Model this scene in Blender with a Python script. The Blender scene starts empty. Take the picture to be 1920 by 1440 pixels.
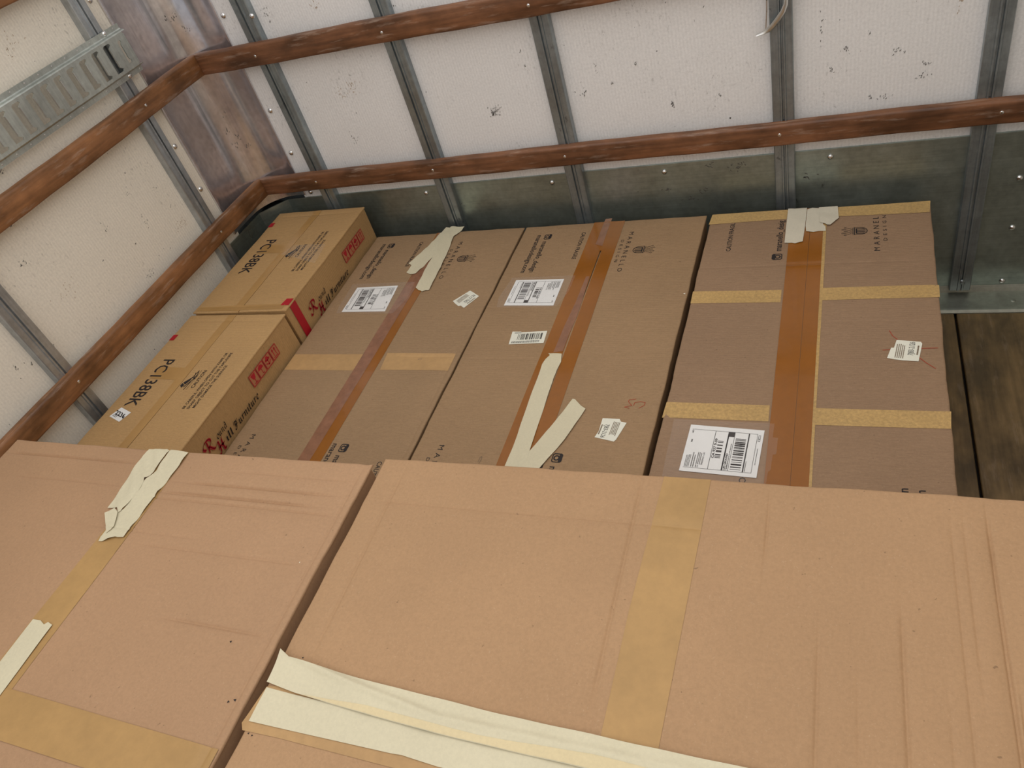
import bpy, bmesh, math, random
from mathutils import Vector
D = bpy.data
S = bpy.context.scene
COL = S.collection
# ------------------------------------------------------------------ camera, light, exposure
cam_data = D.cameras.new('camera'); cam_data.sensor_width = 36; cam_data.lens = 26.783
cam = D.objects.new('camera', cam_data); COL.objects.link(cam)
cam.location = (1.93921, -2.07345, 1.62725); cam.rotation_euler = (0.834796, 0.260284, 0.30414)
cam_data.clip_start = 0.02; cam_data.dof.use_dof = False
S.camera = cam
S.view_settings.view_transform = 'Standard'; S.view_settings.look = 'None'
S.view_settings.gamma = 1; S.view_settings.exposure = 0.52; S.view_settings.use_curve_mapping = False
W = D.worlds.new('sky'); S.world = W; W.use_nodes = True
W.node_tree.nodes['Background'].inputs[0].default_value = (0.86, 0.93, 1.0, 1)
W.node_tree.nodes['Background'].inputs[1].default_value = 0.35

def area(name, loc, rot, sx, sy, power, color):
    l = D.lights.new(name, 'AREA'); l.shape = 'RECTANGLE'; l.size = sx; l.size_y = sy
    l.energy = power; l.color = color
    o = D.objects.new(name, l); COL.objects.link(o); o.location = loc; o.rotation_euler = rot
    return o
# daylight through the translucent roof, and through the open rear door
area('roof_daylight', (1.35, -2.3, 2.16), (0, 0, 0), 2.5, 4.3, 30, (0.97, 0.98, 1.0))
area('rear_door_daylight', (1.35, -4.75, 1.25), (math.radians(-90), 0, 0), 2.4, 1.9, 250, (0.95, 0.97, 1.0))

# ------------------------------------------------------------------ materials
def srgb(r, g, b):
    return tuple(((c/255)/12.92 if c/255 <= 0.04045 else ((c/255+0.055)/1.055)**2.4) for c in (r, g, b)) + (1,)
class NT:
    def __init__(s, name):
        s.m = D.materials.new(name); s.m.use_nodes = True; s.t = s.m.node_tree; s.n = s.t.nodes
        s.b = s.n['Principled BSDF']; s.co = s.n.new('ShaderNodeTexCoord').outputs['Object']
    def link(s, a, b): s.t.links.new(a, b)
    def mapv(s, scale, rot=(0, 0, 0), loc=(0, 0, 0)):
        n = s.n.new('ShaderNodeMapping'); n.inputs['Scale'].default_value = scale
        n.inputs['Rotation'].default_value = rot; n.inputs['Location'].default_value = loc
        s.link(s.co, n.inputs[0]); return n.outputs[0]
    def noise(s, vec, scale, detail=4, rough=0.55, out='Fac'):
        n = s.n.new('ShaderNodeTexNoise'); n.inputs['Scale'].default_value = scale
        n.inputs['Detail'].default_value = detail; n.inputs['Roughness'].default_value = rough
        s.link(vec, n.inputs['Vector']); return n.outputs[out]
    def ramp(s, fac, p0, c0, p1, c1):
        n = s.n.new('ShaderNodeValToRGB'); e = n.color_ramp.elements
        e[0].position = p0; e[0].color = c0; e[1].position = p1; e[1].color = c1
        s.link(fac, n.inputs[0]); return n.outputs[0]
    def mix(s, fac, a, b, mode='MIX'):
        n = s.n.new('ShaderNodeMix'); n.data_type = 'RGBA'; n.blend_type = mode
        for sock, v in ((n.inputs[0], fac), (n.inputs[6], a), (n.inputs[7], b)):
            if hasattr(v, 'links'): s.link(v, sock)
            else: sock.default_value = v
        return n.outputs[2]
    def math(s, op, a, b=0.0):
        n = s.n.new('ShaderNodeMath'); n.operation = op
        for sock, v in ((n.inputs[0], a), (n.inputs[1], b)):
            if hasattr(v, 'links'): s.link(v, sock)
            else: sock.default_value = v
        return n.outputs[0]
    def wave(s, vec, scale, axis='X', dist=0.0):
        n = s.n.new('ShaderNodeTexWave'); n.bands_direction = axis; n.inputs['Scale'].default_value = scale
        n.inputs['Distortion'].default_value = dist; n.inputs['Detail'].default_value = 1
        s.link(vec, n.inputs['Vector']); return n.outputs['Fac']
    def bump(s, h, strength, dist, prev=None):
        n = s.n.new('ShaderNodeBump'); n.inputs['Strength'].default_value = strength
        n.inputs['Distance'].default_value = dist; s.link(h, n.inputs['Height'])
        if prev is not None: s.link(prev, n.inputs['Normal'])
        s.link(n.outputs[0], s.b.inputs['Normal']); return n.outputs[0]
    def set(s, **k):
        for key, v in k.items():
            sock = s.b.inputs[key.replace('_', ' ')]
            if hasattr(v, 'links'): s.link(v, sock)
            else: sock.default_value = v
def grey(v): return (v, v, v, 1)

def cardboard(name, col, flute='X', flute_amt=0.5, seed=0, spec=0.3, blot=0.05, mt=0.10, streak=1.0):
    t = NT(name); loc = (seed*3.1, seed*1.7, 0)
    base = t.mix(t.ramp(t.noise(t.mapv((1, 1, 1), loc=loc), 3.5, 4), 0.35, grey(0), 0.7, grey(1)),
                 tuple(c*(1-blot) for c in col[:3])+(1,), tuple(min(1, c*(1+blot)) for c in col[:3])+(1,))
    sc = (60, 420, 60) if flute == 'X' else (420, 60, 60)
    fib = t.noise(t.mapv(sc, loc=loc), 1.0, 5, 0.7)
    base = t.mix(1.0, base, t.ramp(fib, 0.3, grey(1-mt*1.2*streak), 0.7, grey(1+mt*0.8*streak)), 'MULTIPLY')
    mot = t.noise(t.mapv((1, 1, 1), loc=loc), 190, 3, 0.8)
    base = t.mix(1.0, base, t.ramp(mot, 0.28, grey(1-mt), 0.62, grey(1+mt*0.4)), 'MULTIPLY')
    pale = t.noise(t.mapv((1, 1, 1), loc=(loc[0]+3, 5, 0)), 330, 2, 0.6)
    base = t.mix(t.ramp(pale, 0.64, grey(0), 0.76, grey(0.16)), base, (0.78, 0.62, 0.44, 1))
    speck = t.noise(t.mapv((1, 1, 1), loc=(loc[0]+9, 2, 0)), 95, 2, 0.5)
    base = t.mix(t.ramp(speck, 0.74, grey(0), 0.78, grey(0.5)), base, (0.12, 0.07, 0.04, 1))
    t.set(Base_Color=base, Roughness=0.72, Specular_IOR_Level=spec)
    w = t.wave(t.mapv((1, 1, 1)), 42 if True else 0, 'Y' if flute == 'X' else 'X', 0.3)
    b = t.bump(w, 0.12*flute_amt, 0.002)
    b = t.bump(t.noise(t.mapv((1, 6, 1) if flute == 'X' else (6, 1, 1), loc=loc), 9, 3), 0.16, 0.004, b)
    t.bump(mot, 0.10, 0.0006, b)
    return t.m
def tape(name, col, rough=0.5, spec=0.5, mottled=0.0, msc=120, wr=0.15, coat=0.0, alpha=1.0, var=0.08):
    t = NT(name)
    base = t.mix(t.ramp(t.noise(t.mapv((1, 1, 1)), 7, 3), 0.3, grey(0), 0.7, grey(1)),
                 tuple(c*(1-var) for c in col[:3])+(1,), tuple(min(1, c*(1+var)) for c in col[:3])+(1,))
    if mottled:
        base = t.mix(1.0, base, t.ramp(t.noise(t.mapv((1, 1, 1)), msc, 3, 0.7), 0.3, grey(1-mottled), 0.68, grey(1+mottled*0.6)), 'MULTIPLY')
    t.set(Base_Color=base, Roughness=rough, Specular_IOR_Level=spec, Coat_Weight=coat, Alpha=alpha)
    b = t.bump(t.noise(t.mapv((1, 1, 1)), 14, 3), wr, 0.004)
    t.bump(t.noise(t.mapv((1, 1, 1)), 220, 2), wr*0.5, 0.0008, b)
    return t.m
def plain(name, col, rough=0.6, metallic=0.0, spec=0.4):
    t = NT(name); v = t.noise(t.mapv((1, 1, 1)), 60, 2)
    base = t.mix(v, tuple(c*0.9 for c in col[:3])+(1,), tuple(min(1, c*1.08) for c in col[:3])+(1,))
    t.set(Base_Color=base, Roughness=rough, Metallic=metallic, Specular_IOR_Level=spec); return t.m
def steel(name, col, rough, vertical=True, scratch=0.25, dirt=0.5):
    t = NT(name)
    n1 = t.noise(t.mapv((1, 1, 1)), 5, 5, 0.6)
    base = t.mix(t.ramp(n1, 0.35, grey(0), 0.7, grey(1)), tuple(c*0.72 for c in col[:3])+(1,), col)
    spang = t.noise(t.mapv((1, 1, 1)), 60, 3, 0.6)
    base = t.mix(1.0, base, t.ramp(spang, 0.3, grey(0.86), 0.7, grey(1.08)), 'MULTIPLY')
    st = t.noise(t.mapv((160, 160, 5) if vertical else (4, 4, 160)), 1.0, 3, 0.6)
    base = t.mix(1.0, base, t.ramp(st, 0.3, grey(0.88), 0.7, grey(1.06)), 'MULTIPLY')
    dk = t.noise(t.mapv((1, 1, 0.6), loc=(3, 1, 5)), 26, 4, 0.7)
    base = t.mix(t.ramp(dk, 0.68, grey(0), 0.75, grey(dirt)), base, (0.03, 0.03, 0.03, 1))
    rg = t.ramp(n1, 0.3, grey(rough*0.75), 0.7, grey(rough*1.25))
    t.set(Base_Color=base, Roughness=rg, Metallic=0.82)
    t.bump(st, scratch*0.4, 0.0006, t.bump(t.noise(t.mapv((1, 1, 0.5)), 6, 2), scratch, 0.003))
    return t.m
def panel_mat(name, col, axis):
    t = NT(name)
    base = t.mix(t.noise(t.mapv((1, 1, 1)), 3, 4), tuple(c*0.93 for c in col[:3])+(1,), col)
    rib_v = t.math('MULTIPLY', t.wave(t.mapv((1, 1, 1)), 34, axis, 0.8), t.noise(t.mapv((1, 1, 1)), 12, 2))
    base = t.mix(1.0, base, t.ramp(rib_v, 0.0, grey(0.965), 0.6, grey(1.02)), 'MULTIPLY')
    fine = t.noise(t.mapv((1, 1, 1)), 160, 3, 0.7)
    base = t.mix(1.0, base, t.ramp(fine, 0.3, grey(0.90), 0.62, grey(1.03)), 'MULTIPLY')
    # scuffs gathered in patches, and single dark flecks
    patch = t.ramp(t.noise(t.mapv((1, 1, 1), loc=(4, 7, 2)), 5, 2), 0.49, grey(0), 0.62, grey(1))
    sc = t.ramp(t.noise(t.mapv((1, 1, 0.45), rot=(0.3, 0.4, 0)), 130, 5, 0.75), 0.57, grey(0), 0.68, grey(0.42))
    base = t.mix(t.math('MULTIPLY', patch, sc), base, (0.13, 0.11, 0.09, 1))
    fl = t.ramp(t.noise(t.mapv((1, 1, 0.6), loc=(8, 3, 1)), 60, 3, 0.6), 0.715, grey(0), 0.735, grey(0.85))
    base = t.mix(fl, base, (0.05, 0.045, 0.04, 1))
    t.set(Base_Color=base, Roughness=0.45, Specular_IOR_Level=0.4)
    t.bump(rib_v, 0.25, 0.0015, t.bump(fine, 0.12, 0.001))
    return t.m
def wood(name, col, axis, dark=0.45, scuff=0.35):
    t = NT(name)
    sc = {'X': (3, 60, 60), 'Y': (60, 3, 60)}[axis]
    g = t.noise(t.mapv(sc), 1.0, 6, 0.65)
    base = t.mix(t.ramp(g, 0.3, grey(0), 0.68, grey(1)), tuple(c*dark for c in col[:3])+(1,), col)
    b2 = t.noise(t.mapv({'X': (0.5, 1, 1), 'Y': (1, 0.5, 1)}[axis]), 14, 4, 0.6)
    base = t.mix(1.0, base, t.ramp(b2, 0.35, grey(0.5), 0.65, grey(1.15)), 'MULTIPLY')
    s2 = t.noise(t.mapv({'X': (1.2, 9, 9), 'Y': (9, 1.2, 9)}[axis], loc=(5, 2, 1)), 6, 5, 0.7)
    base = t.mix(t.ramp(s2, 0.56, grey(0), 0.68, grey(scuff)), base, (0.52, 0.40, 0.31, 1))
    t.set(Base_Color=base, Roughness=t.ramp(b2, 0.3, grey(0.32), 0.7, grey(0.55)), Specular_IOR_Level=0.45)
    t.bump(g, 0.35, 0.0012); return t.m

M = {}
M['card_far'] = cardboard('kraft_board_far', srgb(158, 129, 97), 'X', 0.8, 1)
M['card_far2'] = cardboard('kraft_board_far_b', srgb(160, 130, 97), 'X', 0.8, 2)
M['card_far3'] = cardboard('kraft_board_far_c', srgb(153, 124, 97), 'X', 0.9, 3)
M['card_tan'] = cardboard('kraft_board_tan', srgb(184, 147, 99), 'X', 1.0, 4)
M['card_tan_b'] = cardboard('kraft_board_tan_b', srgb(186, 149, 101), 'X', 1.0, 5)
M['card_near'] = cardboard('kraft_board_near', srgb(176, 140, 107), 'X', 0.12, 6, mt=0.09, streak=0.15)
M['card_near2'] = cardboard('kraft_board_near_b', srgb(178, 142, 106), 'Y', 0.12, 7, mt=0.09, streak=0.15)
M['core'] = plain('board_core', srgb(150, 112, 75), 0.9)
M['brown_tape'] = tape('brown_packing_tape', srgb(148, 90, 26), 0.22, 0.5, 0.05, 60, 0.10, 0.25)
M['pink_tape'] = tape('worn_glare_brown_tape', srgb(146, 102, 76), 0.30, 0.5, 0.22, 40, 0.5, 0.3)  # worn clear tape over brown, its pinkish glare painted into the colour
M['kraft_tape'] = tape('mottled_kraft_tape', srgb(192, 157, 100), 0.42, 0.5, 0.22, 150, 0.12)
M['kraft_amber'] = tape('amber_tape', srgb(176, 136, 82), 0.35, 0.5, 0.04, 60, 0.25)
M['kraft_flat'] = tape('plain_kraft_tape', srgb(184, 147, 100), 0.5, 0.4, 0.08, 60, 0.15)
M['kraft_pink'] = tape('pale_kraft_tape', srgb(178, 141, 90), 0.5, 0.4, 0.06, 60, 0.15)
M['masking'] = tape('masking_tape', srgb(214, 205, 176), 0.62, 0.3, 0.05, 200, 0.35, var=0.03)
M['masking_2'] = tape('masking_tape_doubled', srgb(220, 203, 162), 0.62, 0.3, 0.05, 200, 0.35, var=0.03)
M['masking_w'] = tape('pale_masking_tape', srgb(212, 204, 184), 0.62, 0.3, 0.05, 200, 0.3, var=0.03)
M['paper'] = tape('label_paper', srgb(238, 238, 236), 0.45, 0.4, 0.02, 100, 0.08, var=0.02)
M['paper_cream'] = tape('sticker_paper', srgb(232, 230, 214), 0.5, 0.4, 0.02, 100, 0.08, var=0.02)
M['ink'] = plain('black_ink', srgb(40, 34, 34), 0.7)
M['ink_grey'] = plain('grey_ink', srgb(92, 90, 88), 0.7)
M['ink_light'] = plain('faded_ink', srgb(128, 108, 88), 0.8)
M['red_ink'] = plain('red_ink', srgb(178, 34, 46), 0.65)
M['red_fill'] = plain('faded_red_ink', srgb(178, 122, 84), 0.7)
M['red_tape'] = plain('red_corner_print', srgb(176, 26, 38), 0.5)
M['marker'] = plain('red_marker', srgb(168, 66, 44), 0.8)
M['galv'] = steel('galvanised_steel', (0.40, 0.45, 0.47, 1), 0.38)
M['galv_dark'] = steel('galvanised_kick_plate', (0.45, 0.52, 0.48, 1), 0.36, False, 0.3)
M['galv_left'] = steel('galvanised_steel_bright', (0.55, 0.58, 0.60, 1), 0.36)
M['track'] = steel('galvanised_track', (0.62, 0.66, 0.62, 1), 0.40, True, 0.25, 0.4)
M['alu'] = steel('brushed_aluminium', (0.84, 0.80, 0.82, 1), 0.19, True, 0.35, 0.7)
M['chrome'] = plain('rivet_metal', (0.78, 0.78, 0.78, 1), 0.18, 1.0)
M['strip'] = plain('bare_aluminium_strip', (0.74, 0.74, 0.71, 1), 0.30, 1.0)
M['black'] = plain('dark_void', srgb(18, 17, 16), 0.9)
M['panel_back'] = panel_mat('white_wall_panel', srgb(247, 245, 243), 'X')
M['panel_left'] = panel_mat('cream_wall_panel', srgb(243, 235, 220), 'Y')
M['wood_x'] = wood('oak_rail_back', srgb(146, 98, 66), 'X')
M['wood_y'] = wood('oak_rail_left', srgb(158, 108, 68), 'Y', 0.5)
M['floor'] = wood('worn_floor_board', srgb(132, 108, 72), 'Y', 0.6, 0.15)
M['sill'] = steel('floor_angle_steel', (0.48, 0.49, 0.42, 1), 0.45, False, 0.3, 0.8)
t = NT('clear_tape'); t.set(Base_Color=(0.86, 0.80, 0.76, 1), Roughness=0.20, Alpha=0.07, Specular_IOR_Level=0.6)
t.bump(t.noise(t.mapv((1, 1, 1)), 30, 4), 0.5, 0.003); M['clear'] = t.m
t = NT('translucent_roof'); t.set(Base_Color=(0.85, 0.85, 0.82, 1), Roughness=0.6); M['roof'] = t.m

# ------------------------------------------------------------------ mesh helpers
BASE = {}
def thing(name, label, cat, loc, group=None):
    o = D.objects.new(name, None); COL.objects.link(o); o.location = loc; o.empty_display_size = 0.05
    o['label'] = label; o['category'] = cat
    if group: o['group'] = group
    BASE[o.name] = Vector(loc); return o
def origin_of(p):
    v = Vector((0, 0, 0))
    while p is not None:
        v = v + p.location; p = p.parent
    return v
def obj(name, verts, faces, mat, parent=None, smooth=True, label=None, sharp=35, loc=None):
    """world-space vertices; origin at loc or the parent's origin"""
    off = origin_of(parent)
    org = Vector(loc) if loc is not None else off
    me = D.meshes.new(name)
    me.from_pydata([tuple(Vector(v)-org) for v in verts], [], faces)
    me.validate(); me.materials.append(mat)
    bm = bmesh.new(); bm.from_mesh(me)
    bm.normal_update()
    if smooth:
        for f in bm.faces: f.smooth = True
        a = math.radians(sharp)
        for e in bm.edges:
            if len(e.link_faces) != 2 or e.calc_face_angle(0) > a: e.smooth = False
    bm.to_mesh(me); bm.free()
    o = D.objects.new(name, me); COL.objects.link(o)
    o.parent = parent; o.location = org-off
    if label: o['label'] = label
    return o
def struct(o): o['kind'] = 'structure'; return o
def boxm(x0, x1, y0, y1, z0, z1):
    v = [(x, y, z) for z in (z0, z1) for y in (y0, y1) for x in (x0, x1)]
    return v, [(0, 2, 3, 1), (4, 5, 7, 6), (0, 1, 5, 4), (2, 6, 7, 3), (0, 4, 6, 2), (1, 3, 7, 5)]
def join(parts):
    V, F = [], []
    for v, f in parts:
        n = len(V); V += list(v); F += [tuple(i+n for i in g) for g in f]
    return V, F
def bbox(x0, x1, y0, y1, z0, z1, r=0.003, seg=2, jitter=0):
    """box with rounded edges"""
    bm = bmesh.new(); v, f = boxm(x0, x1, y0, y1, z0, z1)
    vs = [bm.verts.new(p) for p in v]
    for g in f: bm.faces.new([vs[i] for i in g])
    bmesh.ops.bevel(bm, geom=list(bm.edges), offset=r, segments=seg, affect='EDGES', profile=0.5)
    bm.verts.index_update()
    V = [tuple(p.co) for p in bm.verts]; F = [tuple(x.index for x in g.verts) for g in bm.faces]
    bm.free(); return V, F
def sweep(profile, path, closed=False):
    """profile: list of (a, b); path: function index-> (a,b)->xyz list, swept between stations"""
    V = []; F = []; n = len(profile)
    for st in path:
        V += [st(a, b) for a, b in profile]
    for k in range(len(path)-1):
        for i in range(n if closed else n-1):
            j = (i+1) % n
            F.append((k*n+i, k*n+j, (k+1)*n+j, (k+1)*n+i))
    if closed:
        F.append(tuple(range(n))[::-1]); F.append(tuple(range((len(path)-1)*n, len(path)*n)))
    return V, F
def dome(cx, cy, cz, r, h, normal):
    """domed rivet head with a flat rim; normal is 'y-', 'x+' or 'z+'"""
    V = []; F = []; n = 14; rings = [(1.0, 0.0), (1.0, 0.15), (0.82, 0.55), (0.5, 0.88), (0.2, 1.0)]
    for rr, hh in rings:
        for i in range(n):
            a = 2*math.pi*i/n; u, w, d = r*rr*math.cos(a), r*rr*math.sin(a), h*hh
            V.append({'y-': (cx+u, cy-d, cz+w), 'x+': (cx+d, cy+u, cz+w), 'z+': (cx+u, cy+w, cz+d)}[normal])
    for k in range(len(rings)-1):
        for i in range(n):
            j = (i+1) % n; F.append((k*n+i, k*n+j, (k+1)*n+j, (k+1)*n+i))
    F.append(tuple(range(4*n, 5*n)))
    return V, F

# ------------------------------------------------------------------ the room: a box van body
XR = 2.72; YR = -4.7; ZT = 2.22
RIB = [(0.254, 'a'), (0.7115, 'b'), (1.1665, 'c'), (1.7795, 'd'), (2.2545, 'e')]
wall_back = struct(obj('wall_back', *boxm(-0.02, XR, 0.012, 0.04, -0.02, ZT), M['galv'], loc=(1.35, 0, 0)))
wall_left = struct(obj('wall_left', *boxm(-0.04, -0.012, YR, 0.04, -0.02, ZT), M['galv'], loc=(0, -2.3, 0)))
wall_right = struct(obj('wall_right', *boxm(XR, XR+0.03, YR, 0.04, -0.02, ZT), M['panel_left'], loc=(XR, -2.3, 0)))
ceiling = struct(obj('ceiling', *boxm(-0.04, XR+0.03, YR, 0.04, ZT, ZT+0.01), M['roof'], loc=(1.35, -2.3, ZT)))
# floor made of boards running towards the door
floor = struct(obj('floor', *boxm(-0.04, XR, YR, 0.04, -0.06, -0.022), M['black'], loc=(1.35, -2.3, 0)))
edges = [-0.03]
while edges[-1] < 2.2: edges.append(edges[-1]+0.2866)
edges[-1] = 2.268
edges += [2.555, XR-0.01]
for i in range(len(edges)-1):
    a, b = edges[i]+0.003, edges[i+1]-0.0035
    obj('plank', *bbox(a, b, YR, -0.098, -0.024, 0.0, 0.002, 1), M['floor'], floor)
# white panels of the front wall between the ribs
px = [0.16, 0.262, 0.72, 1.18, 1.79, 2.27, XR]
for i in range(len(px)-1):
    g = 0.0006*(i % 2)
    obj('panel', *boxm(px[i], px[i+1]+0.004, 0.0+g, 0.010, 0.46, ZT), M['panel_back'], wall_back)
# galvanised kick plates below, one per bay, each slightly overlapping
kp = [0.17, 0.28, 0.735, 1.195, 1.807, 2.283, XR]
for i in range(len(kp)-1):
    a = kp[i]+(0.0 if i == 0 else 0.0015); b = kp[i+1]-0.0015
    obj('kick_plate', *bbox(a, b, -0.005, 0.002, 0.006, 0.511, 0.0008, 1), M['galv_dark'], wall_back)
# hat section ribs
PROF = [(0, 0.0), (0, 0.024), (0.002, 0.026), (0.019, 0.026), (0.0205, 0.0295), (0.0245, 0.0295), (0.026, 0.0225),
        (0.0295, 0.0225), (0.031, 0.0295), (0.035, 0.0295), (0.0365, 0.026), (0.052, 0.026), (0.054, 0.024), (0.054, 0.0)]
def rib_back(x, z0, z1):
    st = [lambda a, b, z=z: (x+a, -b, z) for z in (z0, z0+0.4, z1)]
    return obj('rib', *sweep(PROF, st, True), M['galv'], wall_back, sharp=20)
for x, _ in RIB: rib_back(x, 0.028, ZT)
lk = [-0.357, -1.078, -1.70, -2.42, -3.14, -3.86]
for y in lk:
    st = [lambda a, b, z=z, y=y: (b, y+0.054-a, z) for z in (0.028, 0.5, ZT)]
    obj('rib', *sweep([(a, b) for a, b in PROF], st, True), M['galv_left'], wall_left, sharp=20)
# cream panels on the left wall between its ribs
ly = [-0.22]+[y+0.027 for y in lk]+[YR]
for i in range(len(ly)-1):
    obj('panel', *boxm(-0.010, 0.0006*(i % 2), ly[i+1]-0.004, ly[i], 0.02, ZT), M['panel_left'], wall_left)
# rounded corner cover of bright aluminium with folded lips
cv = []
R0 = 0.122
prof = [(0.0015, -0.242), (0.006, -0.242), (0.006, -0.232), (0.003, -0.228)]
for k in range(0, 25):
    a = math.radians(90*k/24)
    prof.append((0.003+R0-R0*math.cos(a), -0.003-R0+R0*math.sin(a)))
prof += [(0.160, -0.003), (0.164, -0.006), (0.172, -0.006), (0.172, -0.0015)]
V, F = sweep(prof, [lambda a, b, z=z: (a, b, z) for z in [0.522+0.1*i for i in range(17)]+[ZT]])
post = obj('corner_cover', V, F, M['alu'], wall_back, sharp=40)
# folded kick plate of the corner, three facets, with the dark gap behind it
fac = [(0.006, -0.285), (0.007, -0.262), (0.0085, -0.092), (0.088, -0.008), (0.172, -0.006), (0.205, -0.006)]
V, F = sweep([(a, b) for a, b in fac]+[(a-0.003, b+0.003) for a, b in fac[::-1]], [lambda a, b, z=z: (a, b, z) for z in (0.008, 0.25, 0.511)], True)
obj('corner_kick_plate', V, F, M['galv_dark'], wall_back, sharp=15)
obj('kick_plate', *boxm(-0.004, 0.0045, -0.60, -0.284, 0.01, 0.35), M['galv_dark'], wall_left)
V, F = sweep([(-0.008, -0.262), (-0.004, -0.07), (0.07, 0.002), (0.2, 0.006), (-0.01, 0.010)], [lambda a, b, z=z: (a, b, z) for z in (0.008, 0.50)], True)
obj('corner_gap_shade', V, F, M['black'], wall_back)  # black block that paints in the shade of the gap behind the facets
# steel angle along the foot of the wall
ang = [(-0.002, 0.028), (-0.006, 0.030), (-0.009, 0.024), (-0.014, 0.011), (-0.080, 0.009), (-0.090, 0.012), (-0.097, 0.011), (-0.102, 0.004), (-0.102, 0.0), (-0.002, 0.0)]
V, F = sweep(ang, [lambda a, b, x=x: (x, a, b) for x in (0.01, 1.0, 2.0, XR)], True)
sill = struct(obj('baseboard_back', V, F, M['sill'], loc=(1.35, -0.05, 0), sharp=25))
for x in (2.415, 2.60, 2.12, 1.5, 0.9):
    obj('screw', *dome(x, -0.056, 0.0095, 0.0075, 0.002, 'z+'), M['sill'], sill)
# rivets: panels, kick plates, rib feet
back_r = [(0.1889, 1.1462), (0.1912, 0.8371), (0.1921, 0.6828), (0.194, 0.5282)]
for x, z in back_r: obj('rivet', *dome(x, -0.001, z, 0.0085, 0.005, 'y-'), M['chrome'], wall_back)
for x, z in [(0.3105, 1.1346)]: obj('rivet', *dome(x, -0.0255, z, 0.0085, 0.006, 'y-'), M['chrome'], wall_back)
for x, z in [(0.6549, 0.4862), (1.1088, 0.4836), (1.4657, 0.4861), (1.9242, 0.4875), (2.3829, 0.3776), (2.3883, 0.2243), (2.3894, 0.0421)]:
    obj('rivet', *dome(x, -0.0048, z, 0.0085, 0.006, 'y-'), M['chrome'], wall_back)
for x, z in [(2.2851, 0.0573)]: obj('rivet', *dome(x, -0.0255, z, 0.009, 0.005, 'y-'), M['galv'], wall_back)
for y, z in [(-0.2692, 0.8728), (-0.2679, 0.7184), (-0.2651, 1.3171)]: obj('rivet', *dome(0.0005, y, z, 0.0085, 0.005, 'x+'), M['chrome'], wall_left)
# short black marker ticks on the corner cover lips and rib
def ribbon(pts, w):
    """flat pen stroke as quads in 2D"""
    P = []
    for (a, b), (c, d) in zip(pts[:-1], pts[1:]):
        l = math.hypot(c-a, d-b) or 1e-9; nx, ny = -(d-b)/l*w/2, (c-a)/l*w/2
        ex, ey = (c-a)/l*w*0.3, (d-b)/l*w*0.3
        P.append([(a-ex+nx, b-ey+ny), (a-ex-nx, b-ey-ny), (c+ex-nx, d+ey-ny), (c+ex+nx, d+ey+ny)])
    return P
def polymesh(polys, f):
    V = []; F = []
    for p in polys:
        n = len(V); V += [f(a, b) for a, b in p]; F.append(tuple(range(n, n+len(p))))
    return V, F

M['scuff'] = plain('scuff_black', srgb(98, 93, 88), 0.8)
M['scuff_brown'] = plain('scuff_brown', srgb(176, 150, 122), 0.8)
def scuff(parent, wall, c, size, n, seed, mat, ang=0.0, long=2.2, pl=None):
    rnd = random.Random(seed); P = []
    for _ in range(n):
        u, v = rnd.gauss(0, size[0]), rnd.gauss(0, size[1]); l = rnd.uniform(0.0007, 0.0022)*long; w = rnd.uniform(0.0006, 0.0018)
        a = ang+rnd.gauss(0, 0.5); P += ribbon([(c[0]+u, c[1]+v), (c[0]+u+l*math.cos(a), c[1]+v+l*math.sin(a))], w)
    e = 0.0010 if pl is None else pl
    o = obj('scuff_mark', *polymesh(P, (lambda a, b: (a, -e, b)) if wall == 'b' else (lambda a, b: (e, a, b))), mat, parent, smooth=False)
    o['kind'] = 'stuff'
pb = [(0.9824, 0.737), (0.9761, 0.7276), (1.5138, 0.6874), (1.4259, 0.8149), (1.3536, 0.7708), (1.2652, 0.7594), (1.6674, 0.6305), (1.3159, 0.8173), (0.5282, 0.8703), (0.4864, 0.8585), (0.4637, 0.7016), (0.5183, 1.1192), (0.7731, 1.0768), (0.3422, 1.1205), (1.9586, 0.7742), (2.0815, 0.7518), (2.131, 0.6846), (2.0461, 0.6405), (1.9248, 0.7275), (2.1392, 0.7129), (2.0176, 0.64), (2.1969, 0.8446), (1.8989, 0.8412), (2.0079, 0.8085), (1.111, 0.8544), (1.1095, 0.8974), (0.8509, 1.0079), (1.6438, 0.6966)]
sz = [(0.010, 0.009, 34), (0.006, 0.006, 20), (0.0022, 0.0045, 14), (0.003, 0.005, 5), (0.0012, 0.003, 4), (0.006, 0.008, 9), (0.004, 0.001, 4), (0.001, 0.006, 4), (0.018, 0.012, 22), (0.012, 0.010, 14), (0.008, 0.012, 10), (0.010, 0.006, 12), (0.002, 0.002, 3), (0.007, 0.014, 14), (0.006, 0.006, 12), (0.009, 0.004, 12), (0.008, 0.006, 14), (0.008, 0.003, 8), (0.004, 0.005, 6), (0.010, 0.006, 8), (0.004, 0.004, 5), (0.003, 0.009, 8), (0.001, 0.020, 9), (0.006, 0.006, 5), (0.002, 0.001, 3), (0.002, 0.002, 3), (0.008, 0.010, 8), (0.003, 0.002, 4)]
for i, (p, q) in enumerate(zip(pb, sz)):
    scuff(wall_back, 'b', p, q[:2], q[2], 100+i, M['scuff_brown'] if i in (8, 9, 11, 21) else M['scuff'], 1.2 if i != 6 else 0.1)
pl_ = [(-0.432, 0.8159), (-0.4123, 0.7467), (-0.7312, 0.7627), (-0.6222, 0.6342), (-0.5303, 0.7549), (-0.5287, 0.7766), (-0.6048, 0.7323), (-0.8702, 0.7682), (-0.9327, 0.8979), (-1.1281, 0.7123), (-0.5599, 1.3169), (-0.5834, 1.3061), (-1.0323, 0.5923), (-0.811, 0.3924), (-1.0902, 0.6903), (-0.8151, 1.0934), (-0.4312, 0.6798), (-0.4022, 0.6788), (-0.6643, 0.8158), (-0.5222, 0.8611)]
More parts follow.
